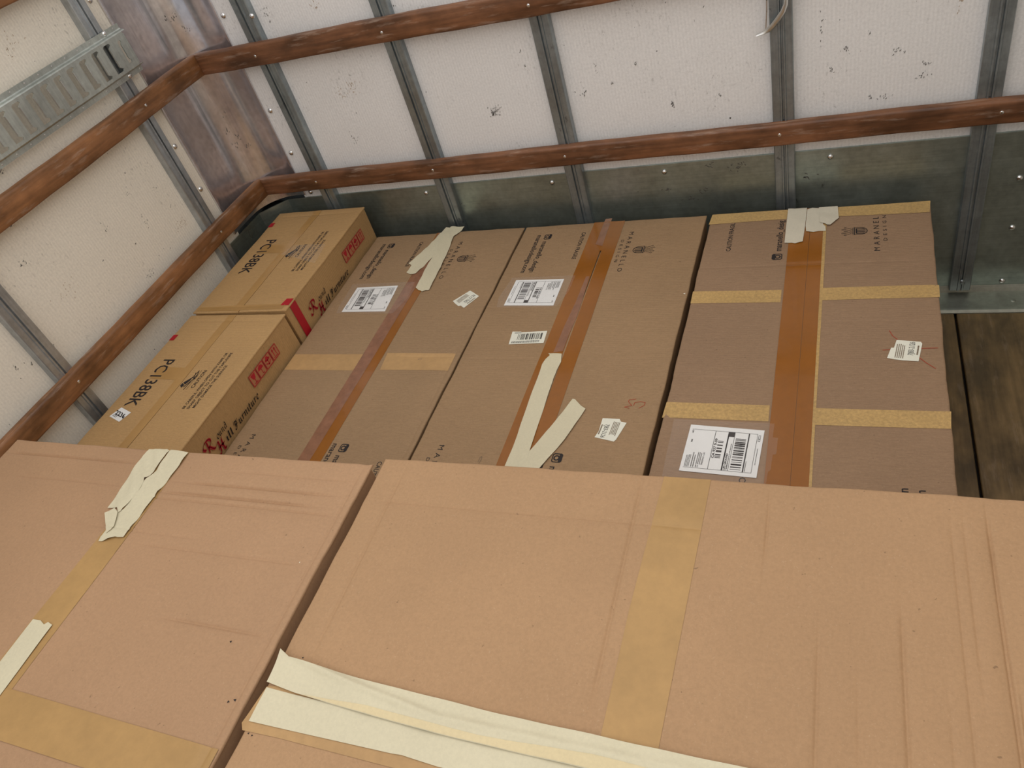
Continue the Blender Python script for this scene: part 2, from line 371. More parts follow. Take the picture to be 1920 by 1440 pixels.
sl = [(0.006, 0.006, 5), (0.003, 0.003, 4), (0.001, 0.001, 3), (0.010, 0.006, 12), (0.006, 0.008, 6), (0.002, 0.003, 3), (0.001, 0.001, 3), (0.022, 0.012, 18), (0.006, 0.004, 8), (0.006, 0.005, 6), (0.012, 0.012, 12), (0.010, 0.010, 9), (0.008, 0.005, 8), (0.004, 0.004, 4), (0.003, 0.003, 3), (0.003, 0.003, 9), (0.009, 0.007, 14), (0.009, 0.007, 12), (0.006, 0.006, 5), (0.008, 0.008, 7)]
for i, (p, q) in enumerate(zip(pl_, sl)):
    scuff(wall_left, 'l', p, q[:2], q[2], 200+i, M['scuff_brown'] if i in (7, 10, 11, 16, 17) else M['scuff'], 0.9)
pk = [(1.6881, 0.494), (1.6649, 0.4793), (1.5257, 0.3906), (1.8593, 0.4345), (1.4575, 0.428), (0.7594, 0.4295), (1.5756, 0.4137), (1.5983, 0.4946)]
for i, p in enumerate(pk):
    scuff(wall_back, 'b', p, (0.012, 0.004), 8, 300+i, M['scuff'], -0.4, 4.0, 0.0062)
pc = [(0.0857, 1.1786), (0.0513, 1.1762), (0.0489, 1.136), (0.0098, 0.81), (0.0073, 0.7767), (0.0146, 0.7397), (-0.0306, 0.7548), (-0.0413, 0.8646)]
for i, p in enumerate(pc):
    # dents and rubs on the curved cover
    x, z = p; R_ = R0; cx_, cy_ = 0.003+R0, -0.003-R0
    a_ = math.radians(45+(i % 3-1)*9); rnd = random.Random(i); P = []
    V_ = []; F_ = []
    for _ in range(7):
        aa = a_+rnd.gauss(0, 0.05); zz = z+rnd.gauss(0, 0.006); da, dz = rnd.uniform(0.006, 0.02), rnd.uniform(0.002, 0.009)
        n_ = len(V_); rr = R0-0.0006
        for (q, w_) in ((aa, zz), (aa+da, zz+0.001), (aa+da, zz+dz), (aa, zz+dz-0.001)): V_.append((cx_-rr*math.cos(q), cy_+rr*math.sin(q), w_))
        F_.append((n_, n_+1, n_+2, n_+3))
    o = obj('scuff_mark', V_, F_, M['scuff'], wall_back, smooth=False); o['kind'] = 'stuff'
# ------------------------------------------------------------------ wooden rails
def rail(name, label, axis, a0, a1, z0, h, mat, screws, cut):
    """slat on the ribs; a0..a1 along the axis, gently warped, with worn rounded edges"""
    t = thing(name, label, 'rail', ((a0+a1)/2, -0.03, z0) if axis == 'X' else (0.03, (a0+a1)/2, z0), 'wooden rails around the van walls')
    n = 60; d0, d1 = 0.0265, 0.049
    pr = [(d0, 0), (d0, h), (d1-0.006, h), (d1-0.0015, h-0.003), (d1, h-0.008), (d1, 0.005), (d1-0.002, 0.001), (d1-0.005, 0)]
    st = []
    for i in range(n+1):
        s = a0+(a1-a0)*i/n; wv = 0.0012*math.sin(s*7.3+z0*9)+0.0006*math.sin(s*31)
        if axis == 'X':
            st.append(lambda a, b, s=s, wv=wv, i=i: (s+(0.0 if i else (a-d0)*cut), -a, z0+b+wv))
        else:
            st.append(lambda a, b, s=s, wv=wv, i=i: (a, s+(0.0 if i < n else -(a-d0)*cut), z0+b+wv))
    obj('slat', *sweep(pr, st, True), mat, t, sharp=50)
    for s, dz in screws:
        c = (s, -d1+0.001, z0+dz) if axis == 'X' else (d1-0.001, s, z0+dz)
        obj('screw', *dome(*c, 0.0052, 0.0022, 'y-' if axis == 'X' else 'x+'), M['chrome'], t)
    return t
sx = [p[0] for p in [(0.7352, 0.5851), (0.2753, 0.5824), (1.1859, 0.5841), (1.7968, 0.5844), (2.3094, 0.5874)]]
rail('wooden_rail', 'lower reddish-brown wooden rail across the ribbed end wall, just above the grey kick plates', 'X', 0.0268, XR, 0.557, 0.062, M['wood_x'], [(s, 0.032) for s in sx], 1.0)
su = [p[0] for p in [(0.2737, 1.0251), (0.7313, 1.0222), (1.1829, 1.0198)]]
rail('wooden_rail', 'upper scuffed wooden rail across the ribbed end wall, cut off by the top edge', 'X', 0.0268, XR, 0.998, 0.066, M['wood_x'], [(s, 0.03) for s in su]+[(1.8, 0.03), (2.28, 0.03)], 1.0)
rail('wooden_rail', 'lower worn wooden rail on the cream left wall, meeting the corner above the printed cartons', 'Y', YR+0.2, -0.0268, 0.557, 0.064, M['wood_y'], [(-0.33, 0.032), (-1.05, 0.032), (-1.67, 0.032)], 1.0)
rail('wooden_rail', 'upper worn wooden rail on the cream left wall, right beneath the slotted steel track', 'Y', YR+0.2, -0.0268, 0.998, 0.066, M['wood_y'], [(-0.33, 0.035), (-1.05, 0.035), (-1.67, 0.035)], 1.0)
rail('wooden_rail', 'topmost wooden rail on the left wall, barely showing in the upper left corner', 'Y', YR+0.2, -0.20, 1.395, 0.066, M['wood_y'], [(-1.05, 0.035)], 0.6)

# ------------------------------------------------------------------ slotted cargo track
tr = thing('cargo_track', 'long galvanised steel track with a row of bracket-shaped slots on the left wall', 'track', (0.03, -2.3, 1.18))
Y1, Y0 = -0.262, -3.6
zc = 1.177
bm = bmesh.new()
def loop2(pts):
    vs = [bm.verts.new((0.047, y, z)) for y, z in pts]
    return [bm.edges.new((vs[i], vs[(i+1) % len(vs)])) for i in range(len(vs))]
es = loop2([(Y0, zc-0.047), (Y1-0.006, zc-0.047), (Y1, zc-0.040), (Y1, zc+0.040), (Y1-0.006, zc+0.047), (Y0, zc+0.047)])
s0 = -0.2935
k = 0
while s0-0.0508*k > Y0+0.04:
    y = s0-0.0508*k; k += 1
    H2 = 0.0385 if k > 1 else 0.0310; w = 0.0138 if k > 1 else 0.007
    # straight edge towards the door, hooked ends towards the corner
    es += loop2([(y-w, zc-H2), (y+w*0.85, zc-H2), (y+w*1.15, zc-H2+0.005), (y+w*0.3, zc-H2+0.012), (y+w*0.3, zc+H2-0.012),
                 (y+w*1.15, zc+H2-0.005), (y+w*0.85, zc+H2), (y-w*0.6, zc+H2), (y-w, zc+H2-0.004)])
bmesh.ops.triangle_fill(bm, use_beauty=True, use_dissolve=False, edges=es)
r = bmesh.ops.extrude_face_region(bm, geom=list(bm.faces))
for v in [g for g in r['geom'] if isinstance(g, bmesh.types.BMVert)]: v.co.x -= 0.0026
bm.verts.index_update()
V = [tuple(v.co) for v in bm.verts]; F = [tuple(v.index for v in f.verts) for f in bm.faces]; bm.free()
obj('slotted_face', V, F, M['track'], tr, smooth=False)
LV, LF = [], []
for q in range(1, k):
    y = s0-0.0508*q+0.0138*0.3; a_, b_ = zc-0.0385+0.013, zc+0.0385-0.013; n_ = len(LV)
    LV += [(0.0450, y-0.0004, a_), (0.0450, y-0.0004, b_), (0.0476, y+0.0002, b_), (0.0476, y+0.0002, a_), (0.0474, y+0.0019, b_-0.001), (0.0474, y+0.0019, a_+0.001)]
    LF += [(n_, n_+3, n_+2, n_+1), (n_+3, n_+5, n_+4, n_+2)]
o = obj('slot_edge_glint', LV, LF, M['chrome'], tr, smooth=False); o['kind'] = 'stuff'  # bright metal strips stand in for the highlight along each slot edge
for sg in (1, -1):
    pr = [(0.0475, 0.0465), (0.0455, 0.0495), (0.036, 0.0515), (0.0335, 0.054), (0.0335, 0.067), (0.0305, 0.067), (0.0305, 0.051), (0.033, 0.0485), (0.044, 0.0465)]
    pr = [(a, zc+sg*b) for a, b in pr]
    V, F = sweep(pr, [lambda a, b, y=y: (a, y, b) for y in (Y0, -1.5, -0.252)], True)
    obj('flange', V, F, M['track'], tr, sharp=30)
    for q in range(46):
        y = -0.275-0.0508*q+(0.0 if sg > 0 else 0.012)
        if y < -2.5: break
        obj('hole_rim', *dome(0.0325, y, zc+sg*0.0605, 0.0036, 0.0013, 'x+'), M['chrome'], tr)
    obj('rivet', *dome(0.033, -0.312, zc+sg*0.0605, 0.0075, 0.005, 'x+'), M['chrome'], tr)
    obj('rivet', *dome(0.033, -1.05, zc+sg*0.0605, 0.0075, 0.005, 'x+'), M['chrome'], tr)

# ------------------------------------------------------------------ bent aluminium strip hanging at the top
st_t = thing('metal_strip', 'thin bent strip of bare aluminium curling down over the rib at the top', 'strip', (1.79, -0.05, 0.95))
cl = [(1.8233, 1.0262), (1.8263, 0.9871), (1.8247, 0.9578), (1.8213, 0.9382), (1.8205, 0.9262), (1.8136, 0.9098), (1.8019, 0.8929), (1.7891, 0.8759), (1.7784, 0.8657), (1.7656, 0.8591), (1.7475, 0.8548)]
wd = [70, 70, 70, 66, 70, 82, 96, 105, 100, 70, 25]
V = []; F = []
for i, (x, z) in enumerate(cl):
    a = cl[max(0, i-1)]; b = cl[min(len(cl)-1, i+1)]
    l = math.hypot(b[0]-a[0], b[1]-a[1]); nx, nz = -(b[1]-a[1])/l, (b[0]-a[0])/l
    w = wd[i]*0.000115*0.5; dep = -0.045-0.012*math.sin(i*0.45)
    for s, dd in ((-1, 0.004), (-0.45, 0), (0.1, -0.002), (0.5, 0.0), (1, 0.005)):
        V.append((x+nx*w*s, dep+dd, z+nz*w*s))
n = 5
for k in range(len(cl)-1):
    for i in range(n-1): F.append((k*n+i, k*n+i+1, (k+1)*n+i+1, (k+1)*n+i))
o = obj('strip_body', V, F, M['strip'], st_t, sharp=80)
md = o.modifiers.new('thickness', 'SOLIDIFY'); md.thickness = 0.0012
c2 = [(1.7785, 0.9757), (1.7759, 0.9353), (1.7749, 0.9094), (1.7731, 0.8884), (1.7713, 0.866)]
P = ribbon(c2, 0.0028)
o = obj('strip_tail', *polymesh(P, lambda a, b: (a, -0.031, b)), M['strip'], st_t, smooth=False)
md = o.modifiers.new('thickness', 'SOLIDIFY'); md.thickness = 0.003

# ------------------------------------------------------------------ cartons
def lerp(a, b, t): return a+(b-a)*t
class Carton:
    """one corrugated box: body, two top flaps, then tapes, stickers and print laid on the surface"""
    def __init__(s, name, label, x0, x1, y0, y1, h, mat, group, seam=None, axis='Y', amp=0.0016, creases=(), seed=0, gap=0.002, dents=(), skew=0.0):
        s.x0, s.x1, s.y0, s.y1, s.h = x0, x1, y0, y1, h
        s.mat = mat; s.sk = skew if isinstance(skew, tuple) else (skew, skew); s.yb = y1; s.creases = list(creases); s.seed = seed; s.amp = amp; s.dents = list(dents)
        s.root = thing(name, label, 'box', ((x0+x1)/2, (y0+y1)/2, 0), group)
        s.fl = 0.0045
        s.body()
        if axis == 'Y':
            s.flap(x0, seam-gap/2, y0, y1, 'x1'); s.flap(seam+gap/2, x1, y0, y1, 'x0')
        else:
            s.flap(x0, x1, y0, seam-gap/2, 'y1'); s.flap(x0, x1, seam+gap/2, y1, 'y0')
    def top(s, x, y):
        k = s.seed*1.37
        z = s.h+s.amp*(0.6*math.sin(x*5.1+k)*math.cos(y*4.3-k)+0.25*math.sin(x*13+y*9+k*2)+0.2*math.cos(y*17-x*7+k))
        for c in s.creases:      # ('x', y, xa, xb, depth, width, slope) crease running along x; ('y', x, ya, yb, ...)
            ax, p, a, b, d, w = c[:6]
            sl = c[6] if len(c) > 6 else 0
            u, v = (x, y) if ax == 'x' else (y, x)
            if a < u < b:
                q = p+sl*(u-a)
                e = min(1, (u-a)/0.03, (b-u)/0.03)
                r = (v-q)/w
                z -= d*e*math.exp(-r*r)
        for cx, cy, rr, dd in s.dents:
            r2 = ((x-cx)**2+(y-cy)**2)/(rr*rr)
            if r2 < 9: z -= dd*math.exp(-r2)
        return z
    def lines(s, a, b, ax, step=0.03):
        L = [a+0.0, a+0.0015, a+0.0045, b-0.0045, b-0.0015, b]
        n = max(2, int((b-a)/step))
        L += [lerp(a, b, i/n) for i in range(1, n)]
        for c in s.creases:
            if (c[0] == 'x') == (ax == 'y'):
                sl = c[6] if len(c) > 6 else 0
                if sl: L += [c[1]+sl*(c[3]-c[2])*i/20 for i in range(21)]
                else: L += [c[1]+c[5]*q for q in (-2, -1, -0.5, 0, 0.5, 1, 2)]
        L = sorted(v for v in L if a <= v <= b); R = [L[0]]
        for v in L[1:]:
            if v-R[-1] > 0.0009: R.append(v)
        return R
    def topw(s, x, y):
        # height under a point given in room coordinates (undoes the small turn of the box)
        k = s.skw(x)*(y-s.yb); x = x-k
        return s.top(min(max(x, s.x0), s.x1), min(max(y, s.y0), s.y1))
    def skw(s, x): return lerp(s.sk[0], s.sk[1], (x-s.x0)/(s.x1-s.x0))
    def edge_wob(s, t, k): return 0.0006*math.sin(t*19+k+s.seed)+0.0005*math.sin(t*53+k*2+s.seed)+0.0003*math.sin(t*170+k)
    def flap(s, x0, x1, y0, y1, inner):
        X = s.lines(x0, x1, 'x'); Y = s.lines(y0, y1, 'y')
        V = []; F = []; nx, ny = len(X), len(Y)
        def pos(x, y):
            z = s.top(x, y); xx, yy = x, y; dr = 0
            for nm, e, v in (('x0', x-x0, 0), ('x1', x1-x, 0), ('y0', y-y0, 0), ('y1', y1-y, 0)):
                if nm == inner: continue
                if e < 0.0005: dr = max(dr, 0.0022)
                elif e < 0.002: dr = max(dr, 0.0007)
            if inner != 'x0' and x-x0 < 0.006: xx += s.edge_wob(y, 1)
            if inner != 'x1' and x1-x < 0.006: xx += s.edge_wob(y, 2)
            if inner != 'y0' and y-y0 < 0.006: yy += s.edge_wob(x, 3)
            if inner != 'y1' and y1-y < 0.006: yy += s.edge_wob(x, 4)
            return (xx+s.skw(x)*(yy-s.yb), yy, z-dr)
        for y in Y:
            for x in X: V.append(pos(x, y))
        for j in range(ny-1):
            for i in range(nx-1): F.append((j*nx+i, j*nx+i+1, (j+1)*nx+i+1, (j+1)*nx+i))
        ring = [i for i in range(nx)]+[j*nx+nx-1 for j in range(1, ny)]+[(ny-1)*nx+i for i in range(nx-2, -1, -1)]+[j*nx for j in range(ny-2, 0, -1)]
        b = len(V); V += [(V[i][0], V[i][1], V[i][2]-s.fl+0.0015) for i in ring]
        m = len(ring)
        for q in range(m):
            r = (q+1) % m; F.append((ring[r], ring[q], b+q, b+r))
        F.append(tuple(range(b+m-1, b-1, -1)))
        obj('flap', V, F, s.mat, s.root, sharp=60)
    def body(s):
        # four gently bulging walls, closed top and bottom, rounded upright edges
        r = 0.005; zt = s.h-s.fl-0.0012
        P = []
        def side(ax, ay, bx, by, n):
            for i in range(n+1):
                t = i/n; P.append((lerp(ax, bx, t), lerp(ay, by, t), math.sin(math.pi*t)))
        x0, x1, y0, y1 = s.x0+0.0015, s.x1-0.0015, s.y0+0.0015, s.y1-0.0015
        side(x0+r, y0, x1-r, y0, 8); side(x1, y0+r, x1, y1-r, 10); side(x1-r, y1, x0+r, y1, 8); side(x0, y1-r, x0, y0+r, 10)
        n = len(P); Z = [0, 0.004]+[zt*k/8 for k in range(1, 8)]+[zt-0.004, zt]
        V = []; F = []
        cx, cy = (x0+x1)/2, (y0+y1)/2
        for z in Z:
            for (x, y, b) in P:
                bl = 0.0025*b*math.sin(math.pi*z/zt)*math.sin(s.seed+x*6+y*5)
                dx = 1 if abs(x-x1) < 1e-6 else -1 if abs(x-x0) < 1e-6 else 0
                dy = 1 if abs(y-y1) < 1e-6 else -1 if abs(y-y0) < 1e-6 else 0
                V.append((x-dx*abs(bl)+s.skw(x)*(y-s.yb), y-dy*abs(bl), z))
        for k in range(len(Z)-1):
            for i in range(n):
                j = (i+1) % n; F.append((k*n+i, k*n+j, (k+1)*n+j, (k+1)*n+i))
        F.append(tuple(range(n))[::-1]); F.append(tuple(range((len(Z)-1)*n, len(Z)*n)))
        obj('body', V, F, s.mat, s.root, sharp=30)
    # --- sheets laid on the top
    def sheet(s, name, poly, mat, eps=0.0005, parent=None, step=0.03, bumpf=None, label=None, clip=True, drop=0.0):
        bm = bmesh.new()
        vs = [bm.verts.new((x, y, 0)) for x, y in poly]
        bm.faces.new(vs)
        bmesh.ops.triangulate(bm, faces=list(bm.faces))
        xs = [p[0] for p in poly]; ys = [p[1] for p in poly]
        def cut(ax, v):
            n = (1, 0, 0) if ax == 0 else (0, 1, 0); c = (v, 0, 0) if ax == 0 else (0, v, 0)
            bmesh.ops.bisect_plane(bm, geom=list(bm.verts)+list(bm.edges)+list(bm.faces), plane_co=c, plane_no=n, dist=1e-6)
        for ax, a, b in ((0, min(xs), max(xs)), (1, min(ys), max(ys))):
            L = [a+step*i for i in range(1, int((b-a)/step)+1)]
            for c in s.creases:
                if (c[0] == 'x') == (ax == 1):
                    if len(c) > 6: continue
                    L += [c[1]+c[5]*q for q in (-1.5, -0.7, 0, 0.7, 1.5) if a < c[1]+c[5]*q < b]
            for v in L: cut(ax, v)
        bmesh.ops.recalc_face_normals(bm, faces=list(bm.faces))
        bm.normal_update()
        if sum(f.normal.z for f in bm.faces) < 0: bmesh.ops.reverse_faces(bm, faces=list(bm.faces))
        bm.verts.index_update()
        V = []
        for v in bm.verts:
            x, y = v.co.x, v.co.y
            z = s.topw(x, y)+eps
            if bumpf: z += bumpf(x, y)
            xu = x-s.skw(x)*(y-s.yb); over = max(s.x0-xu-0.002, xu-s.x1-0.002, s.y0-y, y-s.y1)
            if over > 0: z -= over*drop+0.0015
            V.append((x, y, z))
        F = [tuple(v.index for v in f.verts) for f in bm.faces]; bm.free()
        return obj(name, V, F, mat, parent or s.root, sharp=60, label=label)
    def lay(s, eps=0.0008):
        return lambda a, b: (a, b, s.topw(a, b)+eps)
    def side(s, eps=0.0012):
        return lambda a, b: (s.x1+eps, a, b)

def curve_polys(body, bold=0.0, shear=0.0, spacing=1.0):
    """outline text turned into faces, normalised so that x spans 0..1 and the cap height is 1"""
    c = D.curves.new('lettering', 'FONT'); c.body = body; c.size = 1; c.offset = bold; c.shear = shear
    c.space_character = spacing; c.resolution_u = 2; c.fill_mode = 'FRONT'
    o = D.objects.new('lettering', c)
    me = D.meshes.new_from_object(o)
    V = [tuple(v.co) for v in me.vertices]; F = [tuple(p.vertices) for p in me.polygons]
    D.objects.remove(o); D.meshes.remove(me); D.curves.remove(c)
    x0 = min(v[0] for v in V); x1 = max(v[0] for v in V)
    return [((v[0]-x0)/(x1-x0), v[1]/0.73) for v in V], F
def text(name, body, p3, f, mat, parent, bold=0.008, shear=0.0, spacing=1.0, label=None):
    """p3 = start of baseline, end of baseline, top of the first letter"""
    V, F = curve_polys(body, bold, shear, spacing)
    (ax, ay), (bx, by), (cx, cy) = p3
    W = [f(ax+(bx-ax)*u+(cx-ax)*v, ay+(by-ay)*u+(cy-ay)*v) for u, v in V]
    return obj(name, W, F, mat, parent, smooth=False, label=label)
def frame(p3):
    (ax, ay), (bx, by), (cx, cy) = p3
    return lambda u, v: (ax+(bx-ax)*u+(cx-ax)*v, ay+(by-ay)*u+(cy-ay)*v)
def poly_obj(name, polys, g, f, mat, parent, label=None):
    o = obj(name, *polymesh([[g(u, v) for u, v in p] for p in polys], f), mat, parent, smooth=False, label=label)
    if name == 'printed_lines': o['kind'] = 'stuff'
    return o
def ring(cx, cy, r0, r1, n=24, a0=0, a1=2*math.pi):
    P = []
    for i in range(n):
        a, b = a0+(a1-a0)*i/n, a0+(a1-a0)*(i+1)/n
        P.append([(cx+r0*math.cos(a), cy+r0*math.sin(a)), (cx+r1*math.cos(a), cy+r1*math.sin(a)),
                  (cx+r1*math.cos(b), cy+r1*math.sin(b)), (cx+r0*math.cos(b), cy+r0*math.sin(b))])
    return P
def disc(cx, cy, r, n=12):
    return [[(cx+r*math.cos(2*math.pi*i/n), cy+r*math.sin(2*math.pi*i/n)) for i in range(n)]]
def rect(a, b, c, d): return [[(a, b), (c, b), (c, d), (a, d)]]
def rframe(a, b, c, d, w): return rect(a, b, c, b+w)+rect(a, d-w, c, d)+rect(a, b+w, a+w, d-w)+rect(c-w, b+w, c, d-w)
# camera-in-a-rounded-square sign printed before the web address (u to the right of the text, v up)
def camera_icon():
    n = 0.12; P = []
    o = [(0.15, 0), (0.85, 0), (1, 0.15), (1, 0.85), (0.85, 1), (0.15, 1), (0, 0.85), (0, 0.15)]
    i_ = [(0.2, 0.1), (0.8, 0.1), (0.9, 0.2), (0.9, 0.66), (0.9, 0.66), (0.1, 0.66), (0.1, 0.66), (0.1, 0.2)]
    for k in range(8):
        j = (k+1) % 8; P.append([o[k], o[j], i_[j], i_[k]])
    P += rect(0.1, 0.66, 0.28, 0.9); P += rect(0.28, 0.66, 0.66, 0.9)
    P += ring(0.5, 0.44, 0.17, 0.30, 18)
    return P
def crest():
    """shield with striped letter and a crown of linked diamonds; u along the writing, v up"""
    P = []
    # shield outline (v 0..0.5)
    def sh(s):
        return [(-0.30*s, 0.50), (-0.30*s, 0.25)]+[(-0.30*s*math.cos(a), 0.25-0.25*s*math.sin(a)) for a in [math.pi/2*q/6 for q in range(1, 7)]]
    L = sh(1.0)+[(-x, y) for x, y in sh(1.0)[::-1][1:]]
    P += ribbon(L, 0.035); P += ribbon([(-0.32, 0.5), (0.32, 0.5)], 0.04)
    P += ribbon([(-0.20, 0.12), (-0.20, 0.42), (0.20, 0.42), (0.20, 0.12)], 0.055)
    P += ribbon([(-0.07, 0.08), (-0.07, 0.42)], 0.055); P += ribbon([(0.07, 0.08), (0.07, 0.42)], 0.055)
    P += ribbon([(-0.28, 0.56), (0.28, 0.56)], 0.02)
    tops = [(-0.32, 0.86), (-0.16, 0.95), (0, 0.86), (0.16, 0.95), (0.32, 0.86)]
    for x, y in tops: P += ribbon([(x, y-0.055), (x+0.05, y), (x, y+0.055), (x-0.05, y), (x, y-0.055)], 0.016)
    mids = [(-0.25, 0.70), (-0.08, 0.72), (0.08, 0.72), (0.25, 0.70)]
    for x, y in mids:
        for tx_, ty_ in tops:
            if abs(tx_-x) < 0.13: P += ribbon([(x, y), (tx_, ty_-0.055)], 0.012)
        for bx_ in (-0.24, -0.12, 0.0, 0.12, 0.24):
            if abs(bx_-x) < 0.14: P += ribbon([(x, y), (bx_, 0.59)], 0.012)
    return P
def bars(a, b, c, d, seed, along='u', dens=0.55, n=46):
    rnd = random.Random(seed); P = []; t = 0.0
    ws = []
    while sum(ws) < 1: ws.append(rnd.choice((1, 1, 2, 3))/n*0.9)
    k = 0
    for w in ws:
        if k % 2 == 0 and t+w <= 1:
            if along == 'u': P += rect(a+(c-a)*t, b, a+(c-a)*(t+w), d)
            else: P += rect(a, b+(d-b)*t, c, b+(d-b)*(t+w))
        t += w; k += 1
    return P
def squiggle_text(a, b, c, d, rows, seed, fill=0.8):
    """rows of tiny unreadable print as short dashes"""
    rnd = random.Random(seed); P = []; hh = (d-b)/rows
    for r in range(rows):
        x = a; e = c-(c-a)*rnd.random()*(1-fill)
        while x < e:
            w = (c-a)*rnd.uniform(0.015, 0.06); P += rect(x, b+r*hh+hh*0.25, min(e, x+w), b+r*hh+hh*0.75); x += w+(c-a)*0.014
    return P
# broad-nib letters for the furniture maker's name
NIB = {
 'o': [[(0.1, 0.35), (0.25, 0.62), (0.5, 0.68)], [(0.5, 0.68), (0.62, 0.35), (0.45, 0.05)], [(0.45, 0.05), (0.2, 0.02), (0.1, 0.35)]],
 'u': [[(0.0, 0.6), (0.12, 0.66), (0.1, 0.15), (0.2, 0.02), (0.35, 0.08)], [(0.45, 0.66), (0.45, 0.1), (0.6, 0.04)]],
 'n': [[(0.0, 0.6), (0.12, 0.66), (0.12, 0.0)], [(0.12, 0.5), (0.35, 0.68), (0.48, 0.6), (0.46, 0.08), (0.6, 0.04)]],
 'd': [[(0.5, 0.6), (0.2, 0.66), (0.08, 0.35), (0.2, 0.03), (0.45, 0.1)], [(0.35, 1.1), (0.52, 0.8), (0.5, 0.1), (0.62, 0.04)]],
 'i': [[(0.0, 0.6), (0.12, 0.66), (0.12, 0.08), (0.25, 0.03)], [(0.1, 0.88), (0.17, 0.94)]],
 'l': [[(0.05, 1.05), (0.14, 1.1), (0.12, 0.08), (0.26, 0.03)]],
 'r': [[(0.0, 0.6), (0.12, 0.66), (0.12, 0.0)], [(0.12, 0.5), (0.3, 0.68), (0.42, 0.6)]],
 't': [[(0.15, 0.95), (0.13, 0.1), (0.25, 0.02), (0.35, 0.06)], [(0.0, 0.66), (0.32, 0.66)]],
 'e': [[(0.1, 0.38), (0.42, 0.5), (0.35, 0.66), (0.15, 0.6), (0.08, 0.3), (0.2, 0.03), (0.45, 0.1)]],
 'F': [[(0.0, 0.75), (0.1, 1.05), (0.4, 1.0), (0.85, 1.1)], [(0.5, 1.0), (0.42, 0.4), (0.3, 0.05), (0.05, 0.0), (0.0, 0.15)], [(0.2, 0.5), (0.7, 0.55)], [(0.25, 0.85), (0.22, 0.35), (0.1, 0.25)], [(0.5, 0.8), (0.72, 0.82)]],
 'R': [[(0.30, 1.0), (0.30, 0.4), (0.18, 0.05), (-0.05, 0.0), (-0.16, 0.2)], [(0.05, 0.55), (-0.18, 0.8), (0.05, 1.08), (0.5, 1.08), (0.72, 0.85), (0.58, 0.60), (0.32, 0.54)], [(0.40, 0.54), (0.62, 0.2), (0.85, 0.0), (1.0, 0.12)]],
 'H': [[(0.1, 1.05), (0.22, 0.95), (0.2, 0.2), (0.05, 0.0), (-0.1, 0.1)], [(0.75, 1.1), (0.62, 0.95), (0.62, 0.15), (0.8, 0.0), (0.92, 0.1)], [(0.0, 0.5), (0.35, 0.58), (0.62, 0.48), (0.85, 0.55)]],
}
ADV = dict(o=0.75, u=0.78, n=0.78, d=0.8, i=0.4, l=0.4, r=0.55, t=0.5, e=0.62, F=1.0, R=1.1, H=1.1)
def nib_word(word, nib=0.15, ang=40):
    P = []; x = 0; nx, ny = nib/2*math.cos(math.radians(ang)), nib/2*math.sin(math.radians(ang))
    for ch in word:
        for stq in NIB[ch]:
            # smooth the stroke
            pts = []
            for q in range(len(stq)-1):
                p0 = stq[max(0, q-1)]; p1 = stq[q]; p2 = stq[q+1]; p3 = stq[min(len(stq)-1, q+2)]
                for t_ in (0, 0.33, 0.66):
                    tt = t_*t_; ttt = tt*t_
                    pts.append(tuple(0.5*((2*p1[i])+(-p0[i]+p2[i])*t_+(2*p0[i]-5*p1[i]+4*p2[i]-p3[i])*tt+(-p0[i]+3*p1[i]-3*p2[i]+p3[i])*ttt) for i in (0, 1)))
            pts.append(stq[-1])
            for (a, b), (c, d) in zip(pts[:-1], pts[1:]):
                P.append([(x+a-nx, b-ny), (x+c-nx, d-ny), (x+c+nx, d+ny), (x+a+nx, b+ny)])
                P += [[(x+u, v) for u, v in pp] for pp in ribbon([(a, b), (c, d)], nib*0.22)]
        x += ADV[ch]
    return [[(u/x, v) for u, v in p] for p in P]

